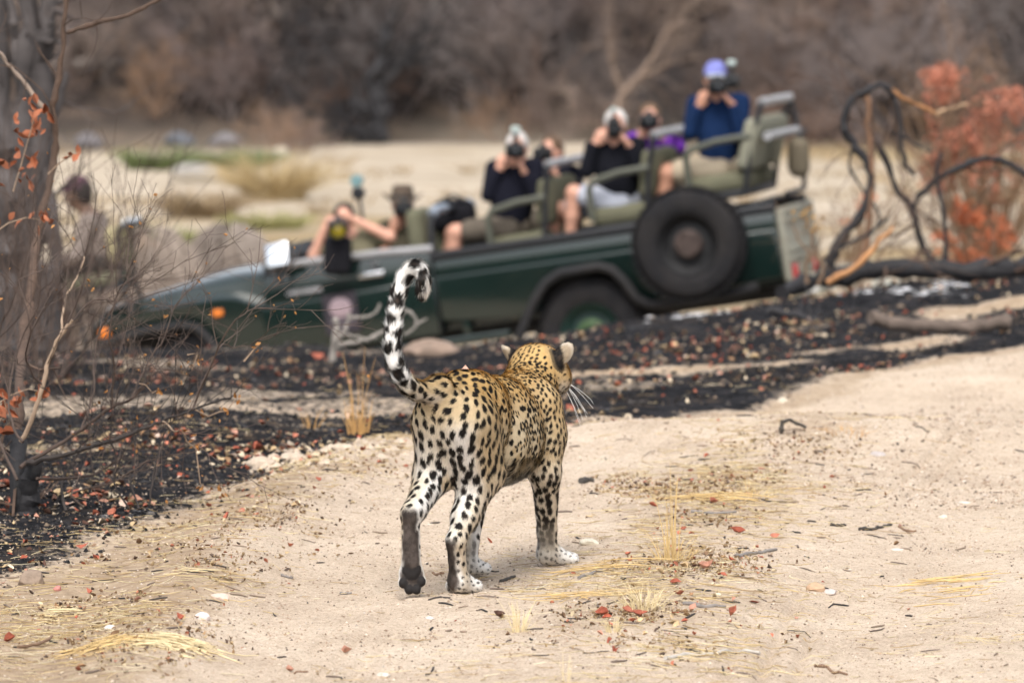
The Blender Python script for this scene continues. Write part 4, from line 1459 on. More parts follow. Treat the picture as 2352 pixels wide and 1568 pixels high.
# --- three raised bench rows
def bench(bx_, zb, lean, top, cush, ribs=8):
    """bx_: lengthwise place of the back's foot, zb its height; top: height of the back rail"""
    r = vpart('bench_seat', [tube([(bx_ + .02, s * .69, zb - .14), (bx_ - lean * .45, s * .69, (zb + top) / 2), (bx_ - lean, s * .69, top - .03), (bx_ - lean - .01, s * .66, top)], .023, 8) for s in (-1, 1)]
              + [tube([(bx_ - lean - .01, -.66, top), (bx_ - lean - .01, .66, top)], .02, 8), bx(bx_, bx_ + .44, -.66, .66, cush - .20, cush - .14, .01)]
              + [tube([(bx_ + .40, s * .62, .95), (bx_ + .40, s * .62, cush - .14)], .018, 6) for s in (-1, 1)], g_frame)
    vpart('top_rail', [tube([(bx_ - lean - .01, -.665, top + .004), (bx_ - lean - .01, .665, top + .004)], .036, 10)], g_rail, r)
    for y in (-.34, .34):
        vpart('cushion', [rbox((.46, .62, .15), (bx_ + .22, y, cush - .075), .055, 3)], g_canvas, r)
        sh = []
        h_ = top - zb - .14
        for k in range(ribs // 2):
            yy = y + (k - (ribs / 2 - 1) / 2) * .148
            c, s2 = math.cos(math.atan2(lean, top - zb)), math.sin(math.atan2(lean, top - zb))
            sh.append(rbox((.125, .154, h_), (bx_ - lean * .47 + .03, yy, zb + .04 + h_ / 2), .045, 3, [[c, 0, -s2], [0, 1, 0], [s2, 0, c]]))
        vpart('backrest', sh, g_canvas if ribs < 9 else g_pale, r)
    for s in (-1, 1):
        vpart('armrest', [tube([(bx_ - lean * .5, s * .70, cush + .25), (bx_ + .18, s * .70, cush + .245), (bx_ + .39, s * .70, cush + .205), (bx_ + .425, s * .70, cush + .15), (bx_ + .43, s * .70, cush - .10)], .028, 8)], g_arm, r)
    return r


bench(.19, 1.23, .09, 1.725, 1.235)
bench(-.625, 1.33, .12, 1.83, 1.345)
r4 = bench(-1.40, 1.42, .20, 1.955, 1.47, 10)
vpart('rear_bar', [tube([(-1.63, -.70, 1.70), (-1.63, .76, 1.70)], .033, 10)], g_rail, r4)
vpart('rear_guard', [tube([(-1.62, -.67, 1.93), (-1.66, -.67, 1.5), (-1.62, -.67, 1.24), (-1.45, -.67, 1.20)], .022, 8), tube([(-1.62, .2, 1.24), (-1.62, -.67, 1.24)], .02, 8), tube([(-1.45, .69, 1.22), (-1.42, .6, 1.13)], .022, 8),
                     tube([(-1.42, -.67, 1.2), (-1.42, .69, 1.2)], .022, 8), tube([(-1.5, .35, 1.2), (-1.5, .3, 1.12)], .03, 6)], g_frame, r4)
for k, x_ in enumerate((.55, -.25, -1.02)):
    vpart('foot_platform', [bx(x_ - .16, x_ + .30, -.70, .70, .90 + .11 * k, .94 + .11 * k, .008)], g_frame)
# --- tail
tg = vpart('tailgate', [bx(-1.655, -1.605, -.74, .755, .60, 1.15, .012)] + [bx(-1.672, -1.65, -.70, .71, z_, z_ + .05, .01) for z_ in (.735, .80, 1.03, 1.09)] + [bx(-1.67, -1.65, y_, y_ + .05, .62, .72, .01) for y_ in (-.34, -.1, .2, .36)], g_tail)
for y in (.60, -.36):
    vpart('tail_light', [bx(-1.685, -1.65, y - .055, y + .055, .60, .715, .012)], g_red, tg)
vpart('rear_bumper', [bx(-1.90, -1.64, -.80, .83, .47, .60, .015)], g_tail)
vpart('number_plate', [bx(-1.912, -1.902, .1, .6, .485, .585, .004)], g_white)
vpart('lock_plate', [bx(-1.86, -1.66, .832, .838, .49, .58, .002)], g_white)


# --- wheels
def wheel(name, x, y0, z, s, rimm, hubm, r=.41, spare=False):
    """axis along ly; y0 is the inner face, s the outward side"""
    w = .225
    prof = [(.225, 0), (.27, .004), (.33, .0), (.375, .012), (.398, .04), (r, .07), (r, w - .07), (.398, w - .04), (.375, w - .012), (.33, w), (.27, w - .004), (.235, w - .02), (.225, w - .05), (.225, 0)]
    t = vpart(name, [lathe([(a, y0 + s * b) for a, b in prof], 48, None, (x, 0, z))], g_tyre)
    lug = []
    for k in range(40):
        a = k / 40 * 2 * math.pi
        for j, (o, tw) in enumerate(((.05, .3), (.112, -.3), (.175, .3))):
            M = np.array([[math.cos(a), 0, -math.sin(a)], [0, 1, 0], [math.sin(a), 0, math.cos(a)]])
            Mt = np.array([[1, 0, 0], [0, math.cos(tw), -math.sin(tw)], [0, math.sin(tw), math.cos(tw)]])
            aa = a + j * .05
            lug.append(rbox((.016, .05, .042), (x + math.cos(aa) * (r + .004), y0 + s * o, z + math.sin(aa) * (r + .004)), 0, 1, M @ Mt))
    vpart('tread', lug, g_tyre, t)
    dish = [(.0, w - .09), (.06, w - .09), (.065, w - .055), (.10, w - .055), (.105, w - .10), (.16, w - .105), (.20, w - .06), (.222, w - .03), (.232, w - .012), (.236, w - .03)]
    vpart('rim', [lathe([(a, y0 + s * b) for a, b in dish], 32, None, (x, 0, z))], rimm, t)
    vpart('hub', [lathe([(.0, y0 + s * (w - .03)), (.085, y0 + s * (w - .032)), (.108, y0 + s * (w - .05)), (.112, y0 + s * (w - .09))], 24, None, (x, 0, z))]
          + [rbox((.022, .03, .022), (x + .085 * math.cos(a), y0 + s * (w - .025), z + .085 * math.sin(a)), .004, 1) for a in np.arange(5) * 1.2566], hubm, t)
    return t


g_rimg = mat('green_steel_rim', (.008, .034, .030), .55, .2, 10, dirt=(.07, .06, .05, .3))
g_rimk = mat('black_steel_rim', (.012, .012, .013), .6, .2, 10)
g_hubg = mat('pale_green_hub', (.045, .085, .035), .6, .2, 10)
for s in (-1, 1):
    wheel('rear_wheel', -.06, s * .57, .41, s, g_rimg, g_hubg)
    wheel('front_wheel', 3.12, s * .57, .41, s, g_rimg, g_hubg)
sw_ = wheel('spare_wheel', -.955, .845, .985, 1, g_rimk, g_rust, .425)
vpart('bracket', [bx(-1.05, -.86, .80, .90, .93, 1.04, .01), tube([(-.955, .9, .985), (-.955, 1.03, .985)], .04, 10)], g_frame, sw_)
# --- badge and door emblem
bd = vpart('badge', [bx(1.975, 2.235, .7985, .806, 1.02, 1.06, .001)], mat('badge_backing', (.11, .12, .12), .5, .1, 9))
tx = bpy.data.curves.new('badge_text', 'FONT'); tx.body = 'LAND CRUISER'; tx.size = .042; tx.extrude = .002; tx.align_x = 'CENTER'
to = bpy.data.objects.new('tmp', tx); COL.objects.link(to)
bpy.context.view_layer.update()
dme = bpy.data.meshes.new_from_object(to.evaluated_get(bpy.context.evaluated_depsgraph_get()))
bpy.data.objects.remove(to)
dme.materials.clear(); dme.materials.append(mat('pale_lettering', (.55, .52, .55), .4, .05, 9))
lt = obj('lettering', dme, None, bd, False)
lt.matrix_local = Matrix(((-1, 0, 0, 2.105), (0, 0, 1, .808), (0, 1, 0, 1.026), (0, 0, 0, 1)))
em = vpart('door_emblem', [prism([(1.70, .68), (1.70, .99), (1.97, .985), (1.97, .68)], .8335, .838, .001, 1)], mat('emblem_dark', (.028, .022, .030), .5, .2, 12))
vpart('emblem_disc', [lathe([(0, .844), (.066, .844), (.078, .8385)], 24, [[1.12, 0, 0], [0, 1, 0], [0, 0, 1]], (1.835, 0, .875))], mat('emblem_pink', (.30, .225, .25), .6, .35, 30), em)
vpart('emblem_print', [bx(1.74, 1.93, .8385, .840, .775 - .035 * k, .785 - .035 * k, .0005) for k in range(2)], mat('emblem_grey', (.16, .13, .15), .6, .2, 30), em)
# --- tracker's seat on the front corner
ts = vpart('tracker_seat', [tube([(3.50, y, 1.05), (3.56, y, 1.3), (3.53, y, 1.66), (3.50, y, 1.73), (3.43, y, 1.74)], .022, 8) for y in (.40, .78)] + [tube([(3.43, .40, 1.74), (3.43, .78, 1.74)], .03, 8), bx(3.56, 4.0, .38, .80, 1.26, 1.30, .01),
                            tube([(3.95, .45, 1.27), (3.92, .45, .70)], .02, 6), tube([(3.95, .74, 1.27), (3.92, .74, .70)], .02, 6), bx(4.02, 4.25, .36, .82, .60, .64, .01), tube([(3.95, .45, .65), (4.2, .45, .62)], .02, 6)], g_frame)
vpart('backrest', [rbox((.10, .40, .30), (3.58, .59, 1.60), .045, 3)], mat('tan_canvas', (.30, .26, .15), .9, .15, 9), ts)
vpart('cushion', [rbox((.44, .42, .11), (3.79, .59, 1.35), .045, 3)], g_canvas, ts)
vpart('head_rail', [tube([(3.45, .42, 1.755), (3.45, .76, 1.755)], .04, 10)], mat('blue_white_padding', (.48, .52, .56), .5, .1, 8), ts)
# ================================================================== PEOPLE AND CAMERAS
UP = np.array([0, 0, 1.0])
m_skin_l = mat('fair_skin', (.56, .30, .215), .55, .10, 25, spec=.35)
m_skin_t = mat('tanned_skin', (.44, .225, .15), .55, .10, 25, spec=.35)
m_skin_d = mat('brown_skin', (.13, .075, .052), .55, .12, 25, spec=.35)
m_camb = mat('camera_black', (.012, .012, .013), .4, .1, 20)
m_glass = mat('lens_glass', (.010, .012, .016), .05, .1, 20, spec=.9)
m_yel = mat('yellow_lens_reflection', (.34, .26, .015), .12, .5, 22, spec=.8)  # yellow reflection in the front element, painted as base colour
m_flash = mat('flash_diffuser', (.40, .47, .45), .4, .1, 10)
m_eyeb = mat('dark_eye', (.02, .015, .012), .2, .1, 10)


def cloth(name, col): return mat(name, col, .9, .2, 14, bump=.5, bscale=30, sheen=.0, spec=.15)


def hand(pr, wr, tgt, sa, cd, th):
    """palm, four unequal bent fingers and a thumb from wrist wr towards tgt; sa spreads the fingers, cd is where they curl"""
    pd = nrm(tgt - wr); sa = nrm(sa - pd * (sa @ pd)); cd = nrm(cd - pd * (cd @ pd) * .6)
    pe = wr + pd * .075
    for o in (-.5, .5):
        pr.append(C(wr + sa * o * .02, pe + sa * o * .042, .021, .019, .012))
    for k, ln in enumerate((.92, 1.05, 1.0, .80)):
        b0 = pe + sa * (k - 1.5) * .0205
        b1 = b0 + (pd * .034 + cd * .014) * ln
        b2 = b1 + (pd * .012 + cd * .024) * ln
        b3 = b2 + (cd * .022 - pd * .004) * ln
        pr += [C(b0, b1, .0098, .0092, .004), C(b1, b2, .0092, .0088, .003), C(b2, b3, .0088, .0075, .003)]
    t0 = wr + pd * .022 + sa * th * .026
    t1 = t0 + sa * th * .022 + pd * .024 + cd * .014
    pr += [C(t0, t1, .0125, .0108, .006), C(t1, t1 + pd * .020 + cd * .022, .0105, .0085, .003)]


def person(label, hc, fd, sA, sB, eA, eB, wA, wB, tA, tB, pv, kA, kB, fA, fB, skin, shirt, shorts, hair=None, sleeve=1.0, leg=.72, hatf=None, group='people in the safari vehicle', side=None,
           spreadA=(0, 0, 1), spreadB=(0, -1, 0), curlA=None, curlB=None, belly=0.0):
    fd = nrm(fd); rt = nrm(np.cross(fd, UP)); up = np.cross(rt, fd)     # rt points to the person's own right
    HM_ = np.stack([rt, fd, up], 1)
    seat = pv.copy(); seat[2] -= .09
    root = empty('person', seat, label, 'person', group)
    ct = (sA + sB) / 2
    sx = nrm(sB - sA)
    hipx = np.array(side if side is not None else sx, float); hipx = nrm(hipx)
    hA, hB = pv - hipx * .095, pv + hipx * .095
    cA, cB = (curlA if curlA is not None else (hc - tA)), (curlB if curlB is not None else (hc - tB))

    def torso(g):
        return [C(sA + sx * .03, sB - sx * .03, .062 + g, None, .05), C(ct - sx * .075 - UP * .10, pv - hipx * .065, .098 + g, .105 + g, .05), C(ct + sx * .075 - UP * .10, pv + hipx * .065, .098 + g, .105 + g, .05),
                E((ct + pv) / 2 - np.array([0, .02 + belly, 0]) - UP * .05, (.14 + g, .12 + g + belly, .2), None, .05)]

    def arms(g, s):
        out = []
        for S, EL, WR in ((sA, eA, wA), (sB, eB, wB)):
            if s >= 1:
                out += [C(S, EL, .056 + g, .045 + g, .03), C(EL, EL + (WR - EL) * min(1, s - .1), .044 + g, .031 + g, .015)]
            else:
                out += [C(S, S + (EL - S) * s, .058 + g, .054 + g, .03)]
        return out

    def legs(g, f=1.0):
        out = [E(pv, (.165 + g, .13 + g, .12 + g), None, .04)]
        for h_, k_ in ((hA, kA), (hB, kB)):
            out.append(C(h_, h_ + (k_ - h_) * f, .092 + g, (.092 + (.062 - .092) * f) + g * 1.3, .02))
        return out
    pr = [E(hc + up * .015, (.076, .096, .108), HM_, .02), E(hc + fd * .022 - up * .055, (.056, .066, .062), HM_, .03), C(hc + fd * .085 + up * .005, hc + fd * .105 - up * .025, .010, .015, .01),
          E(hc + fd * .085 - up * .058, (.026, .012, .010), HM_, .01), C(hc - up * .06 - fd * .02, ct + UP * .01, .056, .066, .03)]
    for s in (-1, 1):
        pr.append(E(hc + rt * s * .078 - fd * .005, (.012, .02, .032), HM_, .006))
    pr += torso(0) + arms(0, 1.1) + legs(0)
    for k_, f_ in ((kA, fA), (kB, fB)):
        pr += [C(k_, k_ * .55 + f_ * .45, .060, .056, .02), C(k_ * .55 + f_ * .45, f_, .056, .036, .02), C(f_, f_ + np.array([-.15, -.02, -.05]), .038, .030, .02)]
    hand(pr, wA, tA, np.array(spreadA, float), cA, -1)
    hand(pr, wB, tB, np.array(spreadB, float), cB, 1)
    V, Q = sdf_mesh(pr, .0085, 1)
    wobj('body', Mesh().add(V, Q), skin, root)
    for s in (-1, 1):
        v, f = rbox((.022, .014, .014), (0, 0, 0), .006, 2)
        wobj('eye', Mesh().add(v @ HM_.T + hc + rt * s * .031 + fd * .088 + up * .018, f), m_eyeb, root)
    V, Q = sdf_mesh(torso(.014) + arms(.012, 1.0 if sleeve >= 1 else sleeve), .011, 1)
    wobj('shirt' if sleeve < 1 else 'jacket', Mesh().add(V, Q), shirt, root)
    V, Q = sdf_mesh(legs(.015, leg), .011, 1)
    wobj('shorts' if leg < 1 else 'trousers', Mesh().add(V, Q), shorts, root)
    sh = []
    for f_ in (fA, fB):
        sh += [C(f_ - UP * .015, f_ + np.array([-.17, -.02, -.055]), .046, .040, .02)]
    for q in range(2):
        V, Q = sdf_mesh(sh[q:q + 1], .012, 1)
        wobj('shoe', Mesh().add(V, Q), g_under, root)
    if hair is not None:
        V, Q = sdf_mesh([E(hc + up * .040 - fd * .020, (.087, .100, .098), HM_, .02), E(hc - fd * .055 - up * .015, (.080, .06, .085), HM_, .03)], .009, 1)
        V = V + vnormals(V, Q) * (noise3(V * 40, 5) * .012)[:, None]
        wobj('hair', Mesh().add(V, Q), hair, root)
    if hatf: hatf(root, hc, rt, fd, up, HM_)
    return root


def cap(mt, mp=None):
    def f(root, hc, rt, fd, up, M):
        pr = np.array([(.0, .155), (.03, .153), (.06, .140), (.083, .112), (.094, .075), (.096, .050), (.090, .050)])
        v, q = lathe(pr, 28)
        v = v[:, [0, 2, 1]] * np.array([.93, 1.12, 1])
        wobj('cap', Mesh().add(v @ M.T + hc - fd * .006, q), mt, root)
        a = np.linspace(-1.15, 1.15, 15)
        vv = []
        for k, r in enumerate((.0, .5, 1.0)):
            for t in a:
                e = np.array([math.sin(t) * .078, math.cos(t) * .095 + r * .075 * math.cos(t * 1.05), .056 - r * .016 - .012 * t * t * r])
                vv += [e, e + [0, 0, .006]]
        n = len(a); F = []
        for k in range(2):
            for i_ in range(n - 1):
                b_ = (k * n + i_) * 2
                F += [[b_, b_ + 2, b_ + 2 + 2 * n, b_ + 2 * n], [b_ + 1, b_ + 1 + 2 * n, b_ + 3 + 2 * n, b_ + 3]]
        for i_ in range(n - 1):
            b_ = (2 * n + i_) * 2
            F.append([b_, b_ + 2, b_ + 3, b_ + 1])
        wobj('cap_peak', Mesh().add(np.array(vv) @ M.T + hc, F), mp or mt, root)
    return f


def bush_hat(mt, mb):
    def f(root, hc, rt, fd, up, M):
        pr = [(.0, .150), (.035, .155), (.070, .168), (.084, .150), (.092, .085), (.097, .062), (.14, .052), (.165, .060), (.166, .066), (.14, .058), (.10, .068)]
        v, q = lathe(pr, 32)
        v = v[:, [0, 2, 1]]
        v[:, 2] += .035 * (np.abs(v[:, 0]) > .1) * (np.abs(v[:, 0]) - .1) / .06 - .012 * (v[:, 1] > .12)
        wobj('hat', Mesh().add((v * [.98, 1.08, 1]) @ M.T + hc, q), mt, root)
        v, q = lathe([(.0965, .064), (.0985, .066), (.0945, .094), (.091, .094)], 28)
        wobj('hat_band', Mesh().add((v[:, [0, 2, 1]] * [.98, 1.08, 1]) @ M.T + hc, q), mb, root)
    return f


def camera(label, c, fd, scale=1.0, lens=(.040, .13), flash=False, vertical=False, glass=None, hood=True):
    """c is the centre of the camera body, fd points out of the lens"""
    fd = nrm(fd); rt = nrm(np.cross(fd, UP)); up = np.cross(rt, fd)
    if vertical: rt, up = up, -rt
    M = np.stack([rt, fd, up], 1) * scale
    root = empty('camera', c - up * .06 * scale, label, 'camera', 'cameras pointed at the leopard')
    m = Mesh()
    v, f = rbox((.145, .062, .105), (0, 0, 0), .014, 2); m.add(v @ M.T + c, f)
    v, f = rbox((.062, .066, .05), (0, .006, .062), .018, 2, None, .75); m.add(v @ M.T + c, f)
    v, f = rbox((.034, .045, .10), (.062, .030, -.004), .014, 2); m.add(v @ M.T + c, f)
    wobj('camera_body', m, m_camb, root)
    r, l = lens
    v, f = lathe([(r * .82, .03), (r * .82, .03 + l * .35), (r, .03 + l * .42), (r, .03 + l), (r * .9, .03 + l), (r * .86, .03 + l * .8), (0, .03 + l * .78)], 24)
    wobj('lens', Mesh().add(v @ M.T + c, f), m_camb, root)
    v, f = lathe([(r * .86, .03 + l * .81), (r * .6, .03 + l * .86), (0, .03 + l * .88)], 20)
    wobj('lens_glass', Mesh().add(v @ M.T + c, f), glass or m_glass, root)
    if flash:
        v, f = rbox((.042, .05, .05), (0, 0, .115), .008, 2); m = Mesh().add(v @ M.T + c, f)
        fl = wobj('flash', m, m_camb, root)
        v, f = rbox((.072, .055, .048), (0, .004, .162), .010, 2)
        d = Mesh().add(v @ M.T + c, f); d.move(-np.array(root.location))
        obj('diffuser', d, m_flash, fl)
    return root


VW = np.array([0, -1.0, -.03])                                   # towards the photographer's position


def seated(label, head, ly, sA, sB, eA, eB, wA, wB, tA, tB, pel, kA, kB, fA, fB, face=VW, cam_uv=None, dfor=.0, **kw):
    """joint directions in picture units on the vehicle's plane ly; the arms reach towards the viewer"""
    pl = lambda q, dy=0.0, l=ly: VPx(q[0], q[1], l) + np.array([0, dy, 0])
    return person(label, pl(head), face, pl(sA), pl(sB), pl(eA, -.12), pl(eB, -.12), pl(wA, -.12), pl(wB, -.14), pl(tA, -.14), pl(tB, -.17), pl(pel), pl(kA, -.10), pl(kB, .12), pl(fA, -.08), pl(fB, .10),
                  side=tuple(-VL * np.array([1, 1, 0])), **kw)


c_navy, c_black, c_blue = cloth('navy_jacket', (.006, .0065, .013)), cloth('black_jacket', (.005, .0055, .009)), cloth('blue_sweater', (.004, .016, .055))
c_khaki, c_grey, c_brown = cloth('khaki_shorts', (.36, .30, .22)), cloth('pale_grey_shorts', (.36, .38, .44)), cloth('dark_khaki_shorts', (.105, .088, .070))
c_olive, c_purple, c_taupe = cloth('olive_shirt', (.16, .145, .095)), cloth('purple_jacket', (.13, .03, .30)), cloth('taupe_shirt', (.20, .165, .145))
h_white, h_brown, h_dark = mat('white_hair', (.50, .48, .46), .8, .25, 60), mat('brown_hair', (.10, .06, .035), .8, .3, 60), mat('dark_hair', (.022, .016, .014), .8, .3, 60)
c_darkcap = mat('maroon_cap', (.075, .035, .050), .9, .2, 10)

seated('passenger in blue sweater and lilac cap on the highest rear seat', (1643, 186), .42, (1596, 240), (1704, 236), (1584, 304), (1700, 312), (1604, 246), (1680, 240), (1615, 206), (1662, 218), (1655, 385), (1532, 398), (1528, 396), (1520, 500), (1510, 500),
       skin=m_skin_t, shirt=c_blue, shorts=c_khaki, hair=h_brown, hatf=cap(mat('lilac_cap', (.17, .185, .46), .85, .35, 16), mat('grey_peak', (.30, .33, .36), .85, .1, 10)))
camera('black camera held by the passenger in the lilac cap', VPx(1647, 198, .42) + [0, -.16, 0], VW, 1.0, (.046, .10), False)
camera('camera with pale flash beside the lilac cap', VPx(1674, 170, .40) + [.02, -.02, -.06], nrm([-.2, -1, 0]), .9, (.03, .05), True)
seated('white-haired passenger in black jacket and pale grey shorts in the middle row', (1414, 291), .42, (1362, 342), (1466, 336), (1348, 392), (1466, 392), (1366, 330), (1446, 336), (1382, 300), (1428, 308), (1428, 466), (1318, 442), (1272, 486), (1308, 560), (1262, 580),
       skin=m_skin_l, shirt=c_black, shorts=c_grey, hair=h_white)
camera('camera turned upright with flash, held by the white-haired middle row passenger', VPx(1408, 296, .42) + [0, -.16, 0], VW, .9, (.034, .09), False, True)
camera('slim black recorder with pale top above the middle row camera', VPx(1409, 262, .42) + [0, -.13, -.06], VW, .62, (.02, .03), True)
seated('white-haired passenger in navy jacket and dark khaki shorts in the front row', (1188, 343), .42, (1134, 388), (1232, 384), (1122, 446), (1232, 452), (1146, 390), (1206, 398), (1154, 350), (1193, 372), (1172, 520), (1046, 532), (1040, 540), (1036, 640), (1026, 640),
       skin=m_skin_l, shirt=c_navy, shorts=c_brown, hair=h_white)
camera('black camera with flash held by the passenger in navy jacket', VPx(1184, 344, .42) + [0, -.17, 0], VW, 1.0, (.046, .12), True)
seated('brown-haired passenger half hidden behind the navy jacket', (1266, 352), -.42, (1226, 404), (1318, 400), (1216, 450), (1322, 455), (1232, 412), (1290, 415), (1240, 372), (1268, 385), (1290, 500), (1180, 520), (1170, 520), (1165, 620), (1160, 620),
       face=np.array([-.45, -1, -.03]), skin=m_skin_l, shirt=c_navy, shorts=c_brown, hair=h_brown)
camera('dark camera of the half hidden brown-haired passenger', VPx(1248, 352, -.42) + [0, -.15, 0], np.array([-.45, -1, -.03]), .95, (.036, .08), False)
seated('passenger in purple jacket behind the middle row seat', (1492, 276), -.42, (1452, 326), (1546, 322), (1444, 366), (1556, 338), (1468, 318), (1526, 322), (1476, 290), (1502, 296), (1520, 430), (1410, 450), (1400, 450), (1395, 550), (1390, 550),
       skin=m_skin_l, shirt=c_purple, shorts=c_brown, hair=h_brown)
camera('black camera held by the passenger in purple', VPx(1489, 277, -.42) + [0, -.15, 0], VW, 1.0, (.050, .10), False)
seated('dark-haired passenger in olive shirt with bare arms behind the huge lens', (790, 506), .55, (768, 552), (862, 548), (722, 584), (896, 542), (746, 526), (812, 502), (758, 505), (792, 492), (850, 650), (740, 640), (735, 645), (700, 720), (690, 720),
       skin=m_skin_l, shirt=c_olive, shorts=c_brown, hair=h_dark, sleeve=.62, leg=.8)
camera('camera with huge lens and yellow reflection in its front glass resting on the door bag', VPx(779, 518, .6) + [0, -.22, 0], nrm([.02, -1, -.04]), 1.05, (.066, .24), False, False, m_yel)
seated('driver in brown bush hat looking through a dark camera', (925, 474), -.40, (886, 526), (972, 522), (878, 580), (982, 580), (900, 532), (948, 530), (912, 492), (936, 494), (930, 640), (830, 620), (825, 625), (800, 700), (790, 700),
       skin=m_skin_t, shirt=cloth('dark_olive_shirt', (.055, .048, .032)), shorts=c_brown, hair=h_dark, sleeve=.6, leg=.8, hatf=bush_hat(mat('brown_hat', (.085, .062, .045), .9, .2, 10), m_camb))
camera('dark camera held by the driver in the bush hat', VPx(929, 478, -.40) + [0, -.15, 0], VW, .95, (.036, .08), False)
# tracker on the front seat, looking ahead
L2 = lambda x, y, z: V2W((x, y, z))
person('tracker in maroon cap and taupe shirt seated on the front corner behind the bush', L2(3.86, .57, 2.03), np.array([-.95, .25, -.1]), L2(3.76, .77, 1.80), L2(3.78, .37, 1.80), L2(3.86, .85, 1.56), L2(3.90, .30, 1.56), L2(4.08, .78, 1.50), L2(4.12, .38, 1.50),
       L2(4.16, .74, 1.46), L2(4.20, .42, 1.46), L2(3.74, .58, 1.48), L2(4.18, .70, 1.44), L2(4.18, .47, 1.44), L2(4.16, .70, .74), L2(4.16, .47, .74),
       m_skin_d, c_taupe, cloth('dark_trousers', (.03, .028, .026)), h_dark, 1.0, 1.0, cap(c_darkcap), side=tuple(-VL), curlA=np.array([0, 0, -1.0]), curlB=np.array([0, 0, -1.0]), spreadA=tuple(VL), spreadB=tuple(VL))
# --- bags
def bag(name, label, c, size, mt, cat, strap=None, seed=1):
    v, f = rbox(size, (0, 0, 0), min(size) * .42, 4)
    v = v * (1 + .10 * noise3(v * 9 + seed, seed)[:, None])
    c = np.asarray(c, float)
    e = empty(name, c - [0, 0, size[2] / 2], label, cat)
    wobj('bag_body', Mesh().add(v + c, f), mt, e)
    if strap is not None:
        v, f = tube([c + np.array(p) for p in strap], .014, 6)
        wobj('strap', Mesh().add(v, f), g_frame, e)
    return e


m_bagb = cloth('black_nylon', (.010, .010, .013))
bag('backpack', 'black rounded backpack standing behind the driver', VPx(1042, 496, -.15), (.36, .24, .27), m_bagb, 'bag', [(-.1, -.1, .12), (0, -.12, .17), (.1, -.1, .12)])
bag('lens_rest', 'black padded bag hanging over the door under the huge lens', VPx(776, 585, .86) + [0, -.08, 0], (.22, .13, .30), m_bagb, 'bag', [(-.05, .02, .16), (-.04, .16, .20), (.02, .2, .1)], 3)
bag('rear_bag', 'brownish olive bag hanging behind the highest rear seat', L2(-1.70, -.12, 1.50), (.16, .40, .30), cloth('olive_brown_nylon', (.125, .105, .075)), 'bag', [(0, -.1, .14), (.05, -.05, .22), (0, .1, .14)], 5)
# ================================================================== BURNT VERGE AND MIDDLE GROUND
# fallen burnt tree with arching branches at the right
ob = m_split
limb_tree('fallen_tree', 'fallen charred tree with arching split branches right of the vehicle', 'tree',
          [([(1795, 668, -.3), (1850, 655), (1905, 640), (1975, 626), (2050, 614), (2140, 618), (2240, 622), (2310, 622), (2372, 606, .3)], .046, .062),
           ([(1880, 645), (1906, 610), (1925, 552), (1973, 502), (2001, 430), (1990, 373), (1960, 326), (1939, 288), (1957, 236), (1994, 208), (2027, 196), (2054, 224), (2068, 288), (2078, 364), (2098, 402)], .031, .011),
           ([(1958, 630), (1990, 560), (1996, 470), (2002, 364), (1994, 288), (1992, 222)], .026, .016),
           ([(1898, 648, -.3), (1963, 616, -.3), (2013, 563, -.3), (2052, 522, -.3)], .020, .010),
           ([(2000, 325, .2), (2024, 345, .2), (2058, 430, .2), (2092, 478, .2), (2107, 525, .2), (2126, 578, .2), (2158, 613, .1)], .018, .022),
           ([(2096, 475, .2), (2140, 420, .2), (2215, 378, .2), (2267, 366, .2), (2310, 371, .2), (2360, 402, .2)], .018, .016),
           ([(2172, 612, .1), (2168, 502, .1), (2152, 405, .1), (2162, 350, .1)], .016, .010),
           ([(2045, 205), (2075, 226, .1), (2112, 244, .2), (2150, 258, .2)], .014, .008), ([(2150, 262, .3), (2180, 250, .3), (2222, 240, .3)], .013, .007),
           ([(1965, 330), (1950, 380), (1985, 440), (2020, 500), (1985, 560)], .010, .006), ([(2052, 300), (2100, 330), (2140, 350)], .010, .006),
           ([(1870, 655, -.2), (1888, 600, -.2), (1930, 570, -.2), (1990, 540, -.2), (2040, 500, -.2)], .014, .008)],
          [m_char, m_char, mat('scorched_brown_wood', (.19, .105, .062), .8, .4, 9, bump=.4), ob, m_char, m_char, m_char, ob, mat('pale_split_wood', (.50, .33, .2), .8, .2, 9), m_char, m_char, m_char],
          30.4, 70, 21, .55, mat('scorched_twigs', (.10, .062, .045), .85, .3, 8), None, 10)
limb_tree('log', 'thick grey-brown log lying on the burnt ground at the right', 'log', [([(2002, 728), (2040, 738), (2100, 745), (2180, 750), (2250, 747), (2322, 741)], .034, .040)], mat('grey_brown_bark', (.115, .088, .072), .9, .4, 12, bump=.8, bscale=50), G(2160, 768)[1] - .02, 0, 5, n=12)
limb_tree('charred_pole', 'charred black pole lying on the bank below the rear bumper', 'branch', [([(1762, 712), (1815, 722), (1870, 735), (1925, 748)], .022, .018)], m_char, G(1850, 740)[1] - .02, 6, 6, .2)
limb_tree('pale_branch', 'pale grey forked dead branch standing in front of the vehicle door', 'branch',
          [([(764, 828), (768, 790), (774, 750), (772, 728)], .021, .013), ([(771, 776), (788, 766), (798, 740), (803, 720)], .014, .010), ([(800, 728), (822, 729), (842, 727), (864, 716), (873, 696)], .010, .007),
           ([(768, 800), (782, 792), (816, 787), (850, 776), (878, 760)], .016, .009), ([(850, 776), (900, 750), (926, 722), (928, 711), (949, 724), (956, 746), (944, 760), (928, 768)], .009, .007),
           ([(956, 742), (968, 738), (982, 731)], .008, .004), ([(778, 768), (805, 770), (832, 776)], .009, .006)],
          mat('bleached_wood', (.25, .225, .20), .85, .25, 14, bump=.4), G(764, 832)[1] - .05, 0, 7, n=8)
v, f = rock_mesh((.165, .12, .075), 91, 4, .22, .45)
cr = G(995, 818)
